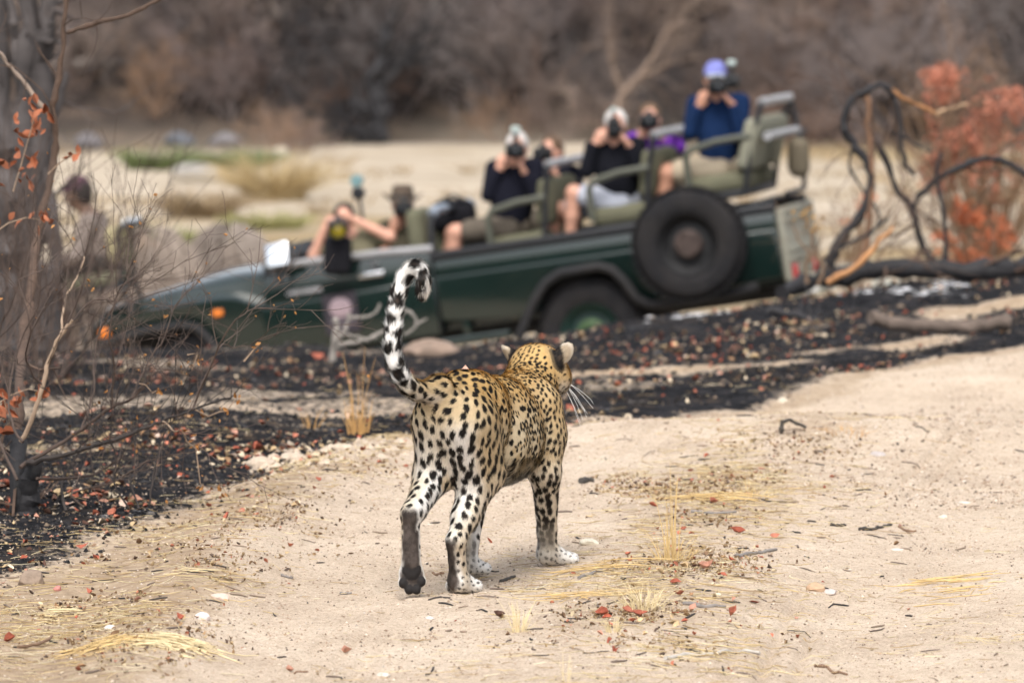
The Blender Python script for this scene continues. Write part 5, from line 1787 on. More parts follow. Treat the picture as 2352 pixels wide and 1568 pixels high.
wthing('rock', Mesh().add(v + cr + [0, .05, .022], f), mat('pink_grey_rock', (.24, .175, .135), .9, .4, 9, bump=.9), 'large rounded pinkish rock behind the leopard, in front of the vehicle', 'rock')

# red-leaved bushes beyond the fallen tree
m_redleaf = mat('rust_red_leaves', (.50, .135, .048), .8, .35, 5, objvar=.1)
rg = np.random.default_rng(33)


def red_bush(label, u, D, cen, n_, seed, ls=.055, mt=None):
    rg = np.random.default_rng(seed)
    b0 = Pg(u, D, -.05)
    out = []
    for (cu, cv, rad) in cen:
        tp = P(cu, cv, D)
        d = tp - b0
        for k in range(4):
            grow(rg, b0 + rg.normal(0, .05, 3) * [1, 1, 0], nrm(d + rg.normal(0, .16, 3) * np.linalg.norm(d)), np.linalg.norm(d) * rg.uniform(.8, 1.1), .012, 1, out, 6, .6, .1, .03, 6, .5, .4)
    e = empty('red_leaved_bush', b0, label, 'bush', None)
    m = Mesh(); add_twigs(m, out, 4)
    wobj('stems', m, m_brownw, e)
    pos = []
    for (cu, cv, rad) in cen:
        q = nrm(rg.normal(size=(n_, 3))) * (rad * rg.random((n_, 1)) ** .45)
        cl_ = P(cu, cv, D) + q
        w_ = noise3(cl_ * 5.5 + seed, 3)
        pos.append(cl_[w_ > .02])
    pos = np.concatenate(pos)
    nn = nrm(rg.normal(size=pos.shape)); ax = nrm(rg.normal(size=pos.shape) + [0, 0, -.4])
    v, f = leaf_batch(pos, nn, ax, rg.uniform(.6, 1.3, len(pos)) * ls, rg, .6)
    tag(wobj('leaves', Mesh().add(v, f), mt or m_redleaf, e), kind='stuff')
    return e


red_bush('tall rust-red leaved bush behind the fallen tree at the right', 2270, 46, [(2165, 190, .22), (2215, 235, .36), (2290, 270, .42), (2340, 340, .4), (2230, 330, .32), (2150, 215, .16), (2185, 330, .28), (2180, 380, .26), (2150, 395, .2), (2280, 400, .3), (2390, 290, .4), (2400, 400, .35), (2340, 230, .3)], 420, 41)
red_bush('low bright red bush just above the charred trunk at the right', 2240, 40, [(2195, 500, .16), (2235, 530, .24), (2280, 545, .2), (2185, 560, .2), (2250, 580, .22)], 260, 42, .045, mat('dull_red_leaves', (.42, .12, .048), .8, .35, 5))
red_bush('small reddish twiggy bush between the vehicle tail and the fallen tree', 1950, 43, [(1940, 490, .16), (1905, 505, .12), (1985, 470, .12)], 60, 43, .04)
for q, (u, D, w, lb) in enumerate(((2272, 47, .38, 'pale cream boulder glimpsed inside the red-leaved bush'), (2050, 50, .5, 'grey-green boulder on the sand behind the arched branches'))):
    v, f = rock_mesh((w * .5, w * .4, w * .4), 95 + q)
    c = P((2272, 2050)[q], (325, 500)[q], D); c[2] = float(H(c[:1], c[1:2])[0])
    wthing('boulder', Mesh().add(v + c + [0, 0, w * .15], f), mat('pale_boulder', ((.58, .48, .42), (.27, .28, .25))[q], .9, .2, 4, bump=.5), lb, 'boulder')
for q, (u, v0, v1, lean, lb) in enumerate(((1855, 650, 520, 18, 'thin brown sapling rising beside the vehicle tail'), (1880, 655, 500, -30, 'thin scorched sapling with a few yellow leaves left of the fallen tree'))):
    e = limb_tree('sapling', lb, 'sapling', [([(u, v0), (u - lean * .3, v0 - 40), (u + lean * .2, (v0 + v1) / 2), (u + lean, v1)], .010, .004), ([(u, (v0 + v1) / 2 + 20), (u + lean * 1.4, (v0 + v1) / 2 - 20), (u + lean * 2, v1 + 10)], .006, .003)], m_brownw, 30.0, 12, 60 + q, .25)
    pos = np.stack([P(u + lean + a, v1 + b, 30) for a, b in rg.normal(0, 16, (14, 2))])
    v, f = leaf_batch(pos, nrm(rg.normal(size=pos.shape)), nrm(rg.normal(size=pos.shape)), np.full(len(pos), .035), rg)
    wobj('leaves', Mesh().add(v, f), mat('ochre_leaf', (.36, .20, .05), .8, .3, 9), e)

# ---------------------------------------------------------------- left edge: grey trunks, sapling, bush
gt = [([(30 - 14, 830), (22, 640), (8, 420), (-10, 200), (-18, -60), (-40, -420), (-20, -800)], .12, .05), ([(95, 825), (92, 640), (84, 420), (92, 220), (112, -60), (150, -380), (230, -700)], .10, .035), ([(60, 828), (58, 600), (46, 380), (60, 160), (70, -60), (40, -350), (60, -640)], .085, .035),
      ([(128, 835), (122, 700), (118, 560), (104, 420), (84, 300)], .05, .03), ([(40, 420), (15, 300), (-20, 180)], .06, .04), ([(90, 330), (130, 250), (150, 170)], .03, .015), ([(20, 500), (55, 330), (45, 150), (20, 20), (-40, -200), (-120, -420)], .05, .015)]
limb_tree('grey_tree', 'cluster of thick grey tree trunks at the left edge', 'tree', gt, mat('grey_bark', (.078, .068, .066), .9, .45, 5, bump=.8, bscale=22), 27.5, 34, 9, .45, mat('grey_twigs', (.09, .075, .07), .9, .3, 6), None, 12)
sb = G(42, 1184)[1]
m_bark2 = mat('sapling_bark', (.080, .050, .035), .8, .35, 18, bump=.5)
limb_tree('brown_sapling', 'slender brown sapling rising past the top of the frame at the left', 'sapling',
          [([(66, 700, 1.3), (84, 560, 1.5), (104, 460, 1.6), (122, 380, 1.7), (126, 300, 1.7), (122, 240, 1.7), (138, 160, 1.7), (147, 80, 1.7), (152, 0, 1.7), (156, -80, 1.7), (150, -200, 1.7), (170, -330, 1.7)], .017, .006),
           ([(150, 74, 1.7), (190, 64, 1.7), (232, 48, 1.7), (280, 40, 1.7), (330, 18, 1.7), (380, -12, 1.7)], .010, .007), ([(112, 262, 1.7), (85, 230, 1.7), (55, 190, 1.7), (30, 162, 1.7), (0, 125, 1.7), (-30, 90, 1.7)], .010, .007),
           ([(66, 700, 1.3), (52, 800, 1.0), (44, 900, .5), (40, 1000, .2)], .020, .023), ([(40, 1000, .2), (42, 1100, 0), (38, 1188, 0)], .024, .028)],
          [m_bark2, m_bark2, mat('pale_twig_bark', (.25, .19, .15), .8, .3, 14), m_bark2, m_char], sb, 16, 10, .35, m_bark2, None, 10)

m_twig = mat('brown_twigs', (.070, .048, .038), .8, .4, 12)
m_twigd = mat('dark_scorched_twigs', (.035, .028, .025), .85, .4, 12)
m_twigp = mat('pale_brown_stem', (.30, .215, .15), .8, .3, 16, bump=.4)
SB = [  # (points, r0, r1, material)
    ([(49, 1013), (79, 946), (99, 886), (112, 826), (139, 769), (166, 734)], .0085, .0055, m_twigp), ([(139, 769), (150, 690), (175, 640), (196, 590)], .004, .0022, m_twigp), ([(166, 734), (215, 690), (262, 690)], .0035, .002, m_twig),
    ([(49, 1072), (112, 1032), (187, 987), (255, 934), (300, 918), (332, 884)], .0072, .0035, m_twig), ([(60, 1062), (112, 1052), (187, 1033), (262, 1010), (337, 980), (375, 966), (442, 940), (532, 914)], .0095, .0030, m_twigd),
    ([(150, 1170), (141, 1114), (161, 1069), (199, 1013), (210, 985)], .0050, .0028, m_twigd), ([(82, 1100), (169, 1098), (225, 1083), (287, 1043)], .0055, .0030, m_twig), ([(300, 1170), (262, 1110), (268, 1060), (255, 1010)], .0035, .002, m_twigd),
    ([(320, 1165), (300, 1100), (312, 1030), (300, 980)], .0035, .002, m_twigd), ([(345, 1160), (352, 1090), (372, 1010), (400, 960)], .0035, .002, m_twigd), ([(190, 1165), (165, 1130), (250, 1110), (340, 1060), (420, 1040)], .004, .002, m_twig),
    ([(375, 966), (400, 990), (418, 985), (428, 1012)], .0032, .002, m_twigp), ([(442, 940), (455, 905), (520, 760), (560, 720), (598, 705)], .0035, .0016, m_twig), ([(442, 942), (500, 800), (540, 800), (600, 780)], .003, .0014, m_twig),
    ([(300, 918), (340, 830), (380, 770), (400, 700)], .0034, .0016, m_twig), ([(255, 934), (262, 850), (250, 760), (270, 680), (300, 640)], .0036, .0016, m_twig), ([(187, 987), (215, 900), (220, 800), (262, 700), (310, 690)], .0036, .0016, m_twig),
    ([(99, 886), (60, 830), (70, 740), (40, 640)], .0040, .0018, m_twig), ([(40, 1100), (-10, 980), (-20, 850), (10, 720)], .0055, .003, m_twig), ([(49, 1013), (20, 940), (40, 800), (90, 700)], .0048, .002, m_twig)]
root = empty('twiggy_bush', G(70, 1180), 'tangled bare twiggy bush with orange leaves at the left edge', 'bush')
rg = np.random.default_rng(71)
outs = {id(m_twig): [], id(m_twigd): [], id(m_twigp): []}
D0 = sb - .1
tips = []
for k, (pts, r0, r1, mt) in enumerate(SB):
    dz = rg.uniform(-.12, .35)
    w = np.array([P(p[0], p[1], D0 + dz * min(1, i_ / 2) + rg.normal(0, .03)) for i_, p in enumerate(pts)])
    t = np.linspace(0, len(w) - 1, (len(w) - 1) * 4 + 1)
    i0 = np.clip(t.astype(int), 0, len(w) - 2); fr = (t - i0)[:, None]
    pm = w[np.maximum(i0 - 1, 0)]; p0 = w[i0]; p1 = w[i0 + 1]; p2 = w[np.minimum(i0 + 2, len(w) - 1)]
    c = .5 * (2 * p0 + (p1 - pm) * fr + (2 * pm - 5 * p0 + 4 * p1 - p2) * fr ** 2 + (3 * p0 - pm - 3 * p1 + p2) * fr ** 3)
    c = c + rg.normal(0, .0022, c.shape)
    v, f = tube(c, np.linspace(r0, r1, len(c)) * (1 + rg.normal(0, .07, len(c))), 7)
    wobj('branch', Mesh().add(v, f), mt, root)
    out = []
    for q in range(7):
        j_ = rg.integers(len(c) // 4, len(c))
        tt = nrm(c[min(j_ + 1, len(c) - 1)] - c[j_ - 1])
        nd = nrm(tt * .7 + rg.normal(0, .55, 3) + np.array([.05, 0, .35]))
        grow(rg, c[j_], nd, rg.uniform(.12, .40), .0018, 2, out, 2, .5, .12, .03, 6, .72, .6)
    tips += [o[0][-1] for o in out if rg.random() < .10]
    m = Mesh(); add_twigs(m, [(o[0], np.maximum(o[1], .0007)) for o in out], 3)
    tag(wobj('twigs', m, m_twig if mt is not m_twigd else mt, root), kind='stuff')
# charred stump of the bush
st_ = [G(58, 1184), P(62, 1130, D0), P(72, 1080, D0 + .05), P(80, 1052, D0 + .08)]
st_ = np.array([np.array(st_[0]) * (1 - t) + np.array(st_[-1]) * t + rg.normal(0, .004, 3) for t in np.linspace(0, 1, 14)])
v, f = tube(st_, np.linspace(.042, .020, 14) * (1 + rg.normal(0, .14, 14)), 14)
v = v + nrm(v - st_[np.argmin(((v[:, None] - st_[None]) ** 2).sum(-1), 1)]) * (noise3(v * 60, 4) * .012)[:, None]
wobj('charred_stump', Mesh().add(v, f), m_char, root)
m_oleaf = mat('orange_brown_leaves', (.31, .105, .05), .65, .35, 12, bump=.3)
m_aleaf = mat('amber_leaves', (.33, .15, .04), .65, .35, 12, bump=.3)


def leaf_cluster(label, cen, D, spread, n_, size, mt, seed):
    """hanging leaves of one spray, on a twig of their own"""
    rg = np.random.default_rng(seed)
    c = np.array([P(u, v, D) for u, v in cen])
    e = empty('leafy_spray', c[-1], label, 'leaves', None)
    v, f = tube(c, np.linspace(.003, .0014, len(c)), 5)
    wobj('stem', Mesh().add(v, f), m_twigp, e)
    for q in range(n_):
        k = rg.integers(max(1, len(c) // 3), len(c))
        p = c[k] + rg.normal(0, spread, 3)
        v, f = leaf_batch(p[None], nrm(rg.normal(size=(1, 3)) + [0, -1.0, .3]), nrm(rg.normal(size=(1, 3)) * .6 + [.3, 0, rg.choice([-1, 1]) * .8]), np.array([size * rg.uniform(.6, 1.25)]), rg, .48, .55)
        wobj('leaf', Mesh().add(v, f), mt, e, smooth=True)
    return e


leaf_cluster('spray of orange-brown dead leaves before the grey trunks, upper left', [(30, 440), (48, 380), (62, 330), (74, 290), (78, 262)], D0 + 1.6, .034, 40, .046, m_oleaf, 1)
leaf_cluster('spray of orange leaves at the frame edge halfway up the left side', [(-20, 540), (20, 512), (60, 500), (95, 505)], D0 + 1.2, .016, 12, .042, m_oleaf, 2)
leaf_cluster('reddish leaves on a twig right of the brown sapling', [(110, 400), (140, 372), (165, 358), (182, 350)], D0 + 1.6, .012, 5, .040, m_oleaf, 3)
leaf_cluster('pale orange leaves beside the pale stem low on the left', [(-10, 930), (30, 905), (65, 893), (100, 900)], D0 + .3, .020, 12, .042, m_oleaf, 4)
leaf_cluster('brown leaves at the left frame edge above the burnt stump', [(-25, 1000), (0, 965), (15, 940), (5, 900)], D0 + .2, .02, 10, .05, m_oleaf, 5)
leaf_cluster('amber leaves hanging along the longest dark branch', [(440, 936), (478, 956), (505, 945), (520, 944), (545, 912)], D0 + .1, .010, 10, .022, m_aleaf, 6)
leaf_cluster('amber leaves on the upper twigs of the bush', [(310, 878), (335, 884), (350, 902), (362, 896)], D0 + .1, .008, 6, .022, m_aleaf, 7)
leaf_cluster('small amber leaves on twig tips in front of the front wheel', [(430, 815), (455, 810), (440, 850), (437, 835)], D0 + .3, .02, 8, .020, m_aleaf, 8)
leaf_cluster('amber leaves on a bent twig over the burnt litter', [(418, 985), (428, 1012), (450, 1030), (460, 1110), (490, 1130)], D0 + .1, .018, 14, .024, m_aleaf, 9)
leaf_cluster('brown leaves on the highest right twig of the bush', [(560, 830), (585, 800), (597, 790)], D0 + .3, .008, 4, .020, m_aleaf, 10)
v, f = leaf_batch(np.array(tips), nrm(rg.normal(size=(len(tips), 3))), nrm(rg.normal(size=(len(tips), 3))), rg.uniform(.008, .02, len(tips)), rg)
wobj('small_leaves', Mesh().add(v, f), m_aleaf, root)
# fine background brush behind the bush at the left
for q, (u, D, s_, lb) in enumerate(((110, 23.0, .9, 'fine bare brush in front of the grey trunks'), (20, 22, 1.0, 'fine bare brush at the left edge below the orange spray'), (150, 25.5, .62, 'fine bare brush hiding the tracker legs'), (70, 25.2, 1.15, 'tall fine bare brush before the grey trunks'))):
    rg = np.random.default_rng(300 + q)
    out = []
    b0 = Pg(u, D, -.03)
    for k in range((9, 9, 7, 12)[q]):
        grow(rg, b0 + rg.normal(0, .07, 3) * [1, 1, 0], nrm(np.array([rg.normal(.1, .38), rg.normal(0, .3), 1.0])), s_ * rg.uniform(.5, 1.05), .0055, 2, out, 5, .42, .12, .03, 6, .5, .5)
    m = Mesh(); add_twigs(m, [(o[0], np.maximum(o[1], .0012)) for o in out], 3)
    wthing('bare_brush', m, m_twig, lb, 'bush')
# ================================================================== LITTER, STONES, STICKS, TUFTS
rg = np.random.default_rng(2024)


def scatter(n, y0, y1, dens, wide=.0975, pad=.3, p=1.0):
    """ground points between y0 and y1 in a strip a little wider than the view, thinned by dens(x, y)"""
    y = y0 + (y1 - y0) * rg.random(n * 8) ** p
    x = (rg.random(n * 8) * 2 - 1) * (wide * y + pad)
    k = rg.random(n * 8) * 1.0 < dens(x, y)
    x, y = x[k][:n], y[k][:n]
    return np.stack([x, y, H(x, y)], 1)


def gnormal(p, e=.01):
    hx = (H(p[:, 0] + e, p[:, 1]) - H(p[:, 0] - e, p[:, 1])) / (2 * e)
    hy = (H(p[:, 0], p[:, 1] + e) - H(p[:, 0], p[:, 1] - e)) / (2 * e)
    return nrm(np.stack([-hx, -hy, np.ones(len(p))], 1))


def stuff(name, m, mt, label, smooth=True):
    o = obj(name, m, mt, None, smooth, None)
    return tag(o, label, None, None, 'stuff')


def d_burn(x, y): return zones(x, y)[0]
def d_verge(x, y): return zones(x, y)[1]
def clump(x, y, s=2.2, sd=5): return smooth(fbm2(x * s, y * s * .7, 3, sd), -.06, .40)


PAL = np.array([(.34, .095, .055), (.40, .145, .09), (.46, .24, .17), (.46, .34, .20), (.58, .48, .35), (.27, .16, .085), (.10, .05, .035), (.56, .42, .34)])
m_litter = mat('fallen_leaves', (1, 1, 1), .75, .3, 60, attr=True, spec=.25)


def leaves(n, y0, y1, dens, smin, smax, prob, p=1.0, flat=.35):
    q = scatter(n, y0, y1, dens, p=p)
    N = len(q)
    nn = nrm(gnormal(q) + rg.normal(0, flat, (N, 3)) * [1, 1, .4])
    sz = rg.uniform(smin, smax, N) * rg.uniform(.7, 1.2, N)
    q[:, 2] += .18 * sz
    v, f = leaf_batch(q, nn, nrm(rg.normal(size=(N, 3))), sz, rg, .52, .8)
    c = PAL[rg.choice(len(PAL), N, p=prob)] * rg.uniform(.75, 1.2, (N, 1))
    return v, f, np.repeat(c, 8, 0)


m = Mesh()
m.add(*leaves(1500, 13, 20, lambda x, y: d_burn(x, y) * (.08 + .92 * clump(x, y)), .016, .044, (.17, .13, .12, .17, .14, .14, .08, .05)))
m.add(*leaves(1100, 13, 20, lambda x, y: d_burn(x, y) * clump(x, y, 3.1, 77), .008, .022, (.10, .10, .10, .25, .22, .13, .05, .05)))
m.add(*leaves(2100, 19.5, 31, lambda x, y: d_burn(x, y) * (.06 + .94 * clump(x, y, 1.4, 8)), .018, .046, (.15, .14, .14, .18, .16, .12, .06, .05)))
m.add(*leaves(520, 13, 20, lambda x, y: .9 * d_verge(x, y) * clump(x, y, 1.5, 9), .014, .032, (.2, .18, .12, .18, .12, .12, .06, .02)))
m.add(*leaves(170, 13, 24, lambda x, y: .25 * (x > road_edge(y)) * clump(x, y, 1.3, 55), .010, .026, (.24, .2, .16, .16, .06, .1, .06, .02)))
stuff('leaf_litter', m, m_litter, 'red and tan fallen leaves littering the burnt verge and road')

# brown leaf duff heaped in patches on the middle of the road
m = Mesh()
for (u, v_, ru, rv, n_) in ((1480, 1122, 60, 14, 420), (1590, 1135, 90, 14, 420), (1700, 1100, 60, 10, 240), (1560, 1300, 90, 12, 420), (1440, 1412, 90, 16, 420), (1640, 1290, 70, 14, 260), (1830, 1030, 80, 16, 320), (1640, 1190, 70, 14, 200),
                            (330, 1480, 130, 30, 420), (640, 1190, 80, 26, 360), (460, 1280, 120, 30, 420), (830, 1080, 60, 16, 200), (220, 1400, 120, 22, 360), (1500, 1475, 160, 24, 200)):
    pts = np.array([G(u + a, v_ + b) for a, b in zip(rg.normal(0, ru, n_ // 4), rg.normal(0, rv, n_ // 4))])
    pts = np.repeat(pts, 4, 0)[:n_] + np.stack([rg.normal(0, .022, n_ // 4 * 4), rg.normal(0, .05, n_ // 4 * 4), np.zeros(n_ // 4 * 4)], 1)
    pts[:, 2] = H(pts[:, 0], pts[:, 1]) + rg.uniform(.001, .007, len(pts))
    nn = nrm(np.array([0, 0, 1.0]) + rg.normal(0, .55, pts.shape))
    v, f = leaf_batch(pts, nn, nrm(rg.normal(size=pts.shape)), .006 + .016 * rg.random(len(pts)) ** 2, rg, .5, .8)
    c = np.array([(.30, .20, .11), (.42, .31, .18), (.20, .125, .075), (.09, .06, .045), (.52, .42, .28), (.34, .12, .07)])[rg.choice(6, len(pts), p=(.25, .25, .2, .12, .12, .06))] * rg.uniform(.75, 1.2, (len(pts), 1))
    m.add(v, f, np.repeat(c, 8, 0))
stuff('leaf_duff', m, m_litter, 'brown crumbled leaf duff in patches on the road hump and verge')

# straw
m_straw = mat('straw', (1, 1, 1), .7, .2, 30, attr=True, spec=.3)
SPAL = np.array([(.56, .43, .225), (.64, .53, .32), (.46, .33, .16), (.36, .25, .125), (.70, .61, .43)])


def straws(n, y0, y1, dens, l0, l1, r0, seed_dir=None, p=1.0, up=.006):
    q = scatter(n, y0, y1, dens, p=p)
    N = len(q)
    a = rg.uniform(0, 6.283, N) if seed_dir is None else rg.normal(seed_dir, .8, N)
    ln = rg.uniform(l0, l1, N) * rg.uniform(.5, 1.0, N)
    t = np.linspace(-.5, .5, 5)
    bend = rg.normal(0, .16, N)
    dx, dy = np.cos(a), np.sin(a)
    Pn = q[:, None, :] + ln[:, None, None] * np.stack([dx[:, None] * t - dy[:, None] * bend[:, None] * (t ** 2) * 2, dy[:, None] * t + dx[:, None] * bend[:, None] * (t ** 2) * 2, 0 * t[None] + 0 * bend[:, None]], -1)
    hz = H(Pn[:, :, 0].ravel(), Pn[:, :, 1].ravel()).reshape(N, 5)
    tilt = rg.normal(0, .10, N)[:, None] * t[None] * ln[:, None]
    Pn[:, :, 2] = np.maximum(hz, hz.mean(1, keepdims=True) + tilt) + rg.uniform(.001, up, N)[:, None] + np.abs(rg.normal(0, .05, N))[:, None] * ln[:, None] * (.25 - t[None] ** 2)
    R = r0 * rg.uniform(.5, 1.3, N)[:, None] * np.array([.6, 1, 1, .9, .4])
    v, f = batch_tubes(Pn, R, 3)
    c = SPAL[rg.choice(5, N, p=(.3, .25, .2, .15, .1))] * rg.uniform(.75, 1.15, (N, 1))
    return v, f, np.repeat(c, 15, 0)


m = Mesh()
m.add(*straws(4200, 12.9, 20.2, lambda x, y: d_verge(x, y) * (x < road_edge(y) + .3) * (.2 + .8 * clump(x, y, 2.6, 15)), .03, .15, .0011))
m.add(*straws(3600, 12.9, 20.5, lambda x, y: np.exp(-((x - hump_x(y)) / .33) ** 2) * (.12 + .88 * clump(x, y, 1.7, 16)), .03, .18, .0012))
m.add(*straws(1300, 12.9, 20, lambda x, y: .35 * (x > road_edge(y)) * (.2 + .8 * clump(x, y, 1.2, 18)), .02, .10, .0009))
m.add(*straws(500, 13, 15.5, lambda x, y: smooth(x - 1.0 - .12 * (y - 13.8), .0, .25) * clump(x, y, 2, 19), .04, .16, .0011))
m.add(*straws(700, 14, 24, lambda x, y: .6 * d_burn(x, y) * clump(x, y, 2.0, 17), .03, .12, .0011))
stuff('straw_litter', m, m_straw, 'loose straw strewn over the verge and the middle of the road')

# gravel and grit on the road, charcoal crumbs on the burnt ground
OCT = np.array([[1, 0, 0], [-1, 0, 0], [0, 1, 0], [0, -1, 0], [0, 0, 1], [0, 0, -.5]], float)
OF = np.array([[0, 2, 4], [2, 1, 4], [1, 3, 4], [3, 0, 4], [2, 0, 5], [1, 2, 5], [3, 1, 5], [0, 3, 5]])


def crumbs(n, y0, y1, dens, smin, smax, pal, p=1.0, pw=2.5):
    q = scatter(n, y0, y1, dens, p=p)
    N = len(q)
    s = smin + (smax - smin) * rg.random(N) ** pw
    j = 1 + rg.normal(0, .22, (N, 6, 3))
    a = rg.uniform(0, 6.283, N)
    o = OCT[None] * j * s[:, None, None] * np.stack([rg.uniform(.8, 1.3, N), rg.uniform(.7, 1.1, N), rg.uniform(.5, .85, N)], 1)[:, None]
    x, y = o[:, :, 0] * np.cos(a)[:, None] - o[:, :, 1] * np.sin(a)[:, None], o[:, :, 0] * np.sin(a)[:, None] + o[:, :, 1] * np.cos(a)[:, None]
    v = np.stack([x, y, o[:, :, 2]], -1) + q[:, None] + np.array([0, 0, 1]) * (s * .25)[:, None, None]
    pal = np.array(pal)
    c = pal[rg.integers(len(pal), size=N)] * rg.uniform(.75, 1.2, (N, 1))
    return v.reshape(-1, 3), (OF[None] + (np.arange(N) * 6)[:, None, None]).reshape(-1, 3), np.repeat(c, 6, 0)


CLOD = (.47, .385, .30)
m_grit = mat('grit', (1, 1, 1), .85, .2, 80, attr=True, spec=.2)
m = Mesh()
GP = [(.52, .42, .33), (.60, .51, .42), (.34, .25, .18), (.22, .155, .11), (.10, .075, .06), (.58, .50, .43), (.42, .31, .23), (.30, .22, .16)]
m.add(*crumbs(26000, 12.9, 18.2, lambda x, y: .5 + .5 * clump(x, y, 3.0, 22), .0012, .0050, GP, 1.0, 2.2))
m.add(*crumbs(9000, 17.5, 24, lambda x, y: (x > road_edge(y) - .2) * (.3 + .7 * clump(x, y, 2.0, 23)), .0018, .0075, GP, 1.0, 2.2))
stuff('gravel', m, m_grit, 'fine gravel and grit scattered over the sandy road', False)
m = Mesh()
m.add(*crumbs(10000, 13, 21, lambda x, y: d_burn(x, y), .002, .012, [(.008, .008, .009), (.014, .013, .015), (.022, .021, .023), (.045, .042, .042), (.16, .12, .085)], 1.0, 2.4))
m.add(*crumbs(9000, 20, 31, lambda x, y: d_burn(x, y), .004, .020, [(.008, .008, .009), (.014, .013, .015), (.022, .021, .023), (.03, .028, .03), (.05, .045, .043), (.2, .15, .11)], 1.0, 2.6))
stuff('charcoal_crumbs', m, m_grit, 'charcoal crumbs and clods covering the burnt ground', False)
m = Mesh()
for (u, v_, ru, n_) in ((1450, 722, 40, 60), (1610, 722, 30, 50), (2100, 668, 40, 36), (2190, 655, 18, 24), (1970, 672, 30, 20), (130, 1200, 60, 0)):
    for q in range(n_):
        c = G(u + rg.normal(0, ru), v_ + rg.normal(0, 5), 20)
        if c[1] > 32: continue
        s = rg.uniform(.008, .035)
        m.add(OCT * s * [1.4, 1, .35] * (1 + rg.normal(0, .2, (6, 3))) + c, OF, np.array((.42, .42, .43)) * rg.uniform(.6, 1.2))
stuff('ash_flakes', m, m_grit, 'pale ash flakes lying in streaks on the burnt bank', False)

m = Mesh()
for q in range(420):
    u_ = rg.uniform(570, 935)
    c = G(u_ + rg.normal(0, 8), np.interp(u_, [570, 700, 940], [1075, 1048, 1022]) + rg.normal(0, 13))
    s = .006 + .022 * rg.random() ** 2.2
    m.add(OCT * s * (1 + rg.normal(0, .25, (6, 3))) * [1, 1, .7] + c, OF, np.array(CLOD) * rg.uniform(.7, 1.2))
stuff('earth_crumbs', m, m_grit, 'pale crumbly earth along the road edge behind the leopard', False)

# burnt stubble
q = scatter(900, 13.2, 26, lambda x, y: d_burn(x, y) * clump(x, y, 2.0, 29), p=.8)
ps, rs = [], []
for c in q:
    Pn, R = blades(rg, c, 5, .02, rg.uniform(.02, .07), .5, .0016, 4, .3)
    ps.append(Pn); rs.append(R)
v, f = batch_tubes(np.concatenate(ps), np.concatenate(rs), 3)
stuff('burnt_stubble', Mesh().add(v, f), m_twigd, 'short burnt grass stubble on the charred ground')
# loose twiglets
q = scatter(420, 12.9, 20, lambda x, y: .25 + .5 * d_verge(x, y) + .5 * np.exp(-((x - hump_x(y)) / .4) ** 2))
N = len(q); a = rg.uniform(0, 6.283, N); ln = rg.uniform(.015, .075, N)
t = np.linspace(-.5, .5, 5)
Pn = q[:, None] + ln[:, None, None] * np.stack([np.cos(a)[:, None] * t, np.sin(a)[:, None] * t, 0 * t[None] + 0 * a[:, None]], -1) + rg.normal(0, .0018, (N, 5, 3))
Pn[:, :, 2] = H(Pn[:, :, 0].ravel(), Pn[:, :, 1].ravel()).reshape(N, 5) + .003
v, f = batch_tubes(Pn, rg.uniform(.0012, .0032, N)[:, None] * np.array([.7, 1, 1, .9, .6]), 5)
c = np.array([(.15, .115, .095), (.06, .05, .045), (.26, .20, .15), (.03, .028, .028)])[rg.integers(4, size=N)]
stuff('twig_litter', Mesh().add(v, f, np.repeat(c, 25, 0)), m_straw, 'small broken twigs lying on the road and its verge')

# --- tufts of dry grass
m_tuft = mat('dry_grass', (.56, .40, .185), .7, .25, 9, spec=.3)
m_tuft2 = mat('pale_dry_grass', (.64, .53, .32), .7, .25, 9, spec=.3)
m_tuft3 = mat('orange_dry_grass', (.50, .29, .11), .7, .25, 9, spec=.3)


def tuft(label, u, v_, sets, mt, seed):
    rg = np.random.default_rng(seed)
    c = G(u, v_)
    m = Mesh()
    for (n_, rad, h, lean, r0, dr) in sets:
        Pn, R = blades(rg, c - [0, 0, .004], n_, rad, h, lean, r0, 6, dr)
        m.add(*batch_tubes(Pn, R, 3))
    o = wthing('grass_tuft', m, mt, label, 'grass tuft', 'dry grass tufts on the road and verge')
    return tag(o, kind='thing')


tuft('dry grass tuft with the tallest upright stalks, right of the leopard', 1543, 1290, [(26, .05, .10, .55, .0015, .4), (9, .022, .26, .12, .0022, .1), (3, .012, .34, .05, .0026, 0), (14, .07, .16, .9, .0011, .6)], m_tuft, 1)
tuft('bushy pale tuft with red leaves at its foot, below the tall one', 1480, 1400, [(75, .05, .085, .7, .0014, .55), (20, .07, .14, 1.1, .0011, .7)], m_tuft2, 2)
tuft('small pale upright tuft nearest the bottom centre', 1192, 1455, [(26, .018, .10, .28, .0017, .2), (14, .025, .05, .8, .0012, .4)], m_tuft2, 3)
tuft('tiny pale tuft right of the small upright one', 1408, 1452, [(30, .018, .045, .45, .0014, .3)], m_tuft2, 4)
tuft('orange dry tuft on the burnt edge behind the leopard tail', 822, 998, [(42, .042, .13, .22, .0026, .15), (7, .02, .32, .14, .0024, .1), (10, .03, .07, .6, .0018, .3)], m_tuft3, 5)
tuft('thin ochre tuft between the bush and the orange tuft', 715, 985, [(14, .03, .09, .5, .0018, .2)], m_tuft3, 6)
tuft('sparse tuft of curled stalks far right of the tall tuft', 1720, 1140, [(10, .02, .09, .35, .0012, .2), (26, .09, .05, 1.2, .0011, .6)], m_tuft, 7)
tuft('low leafy tuft at the far crest beside the hooked stick', 1940, 1000, [(26, .10, .055, .9, .0016, .4)], m_tuft3, 8)
tuft('sparse tuft at the right frame edge near the bottom', 2310, 1475, [(30, .09, .05, 1.2, .0012, .6)], m_tuft2, 9)
tuft('thin upright tuft at the very bottom right of centre', 1300, 1568, [(7, .012, .09, .2, .0012, .1)], m_tuft2, 10)


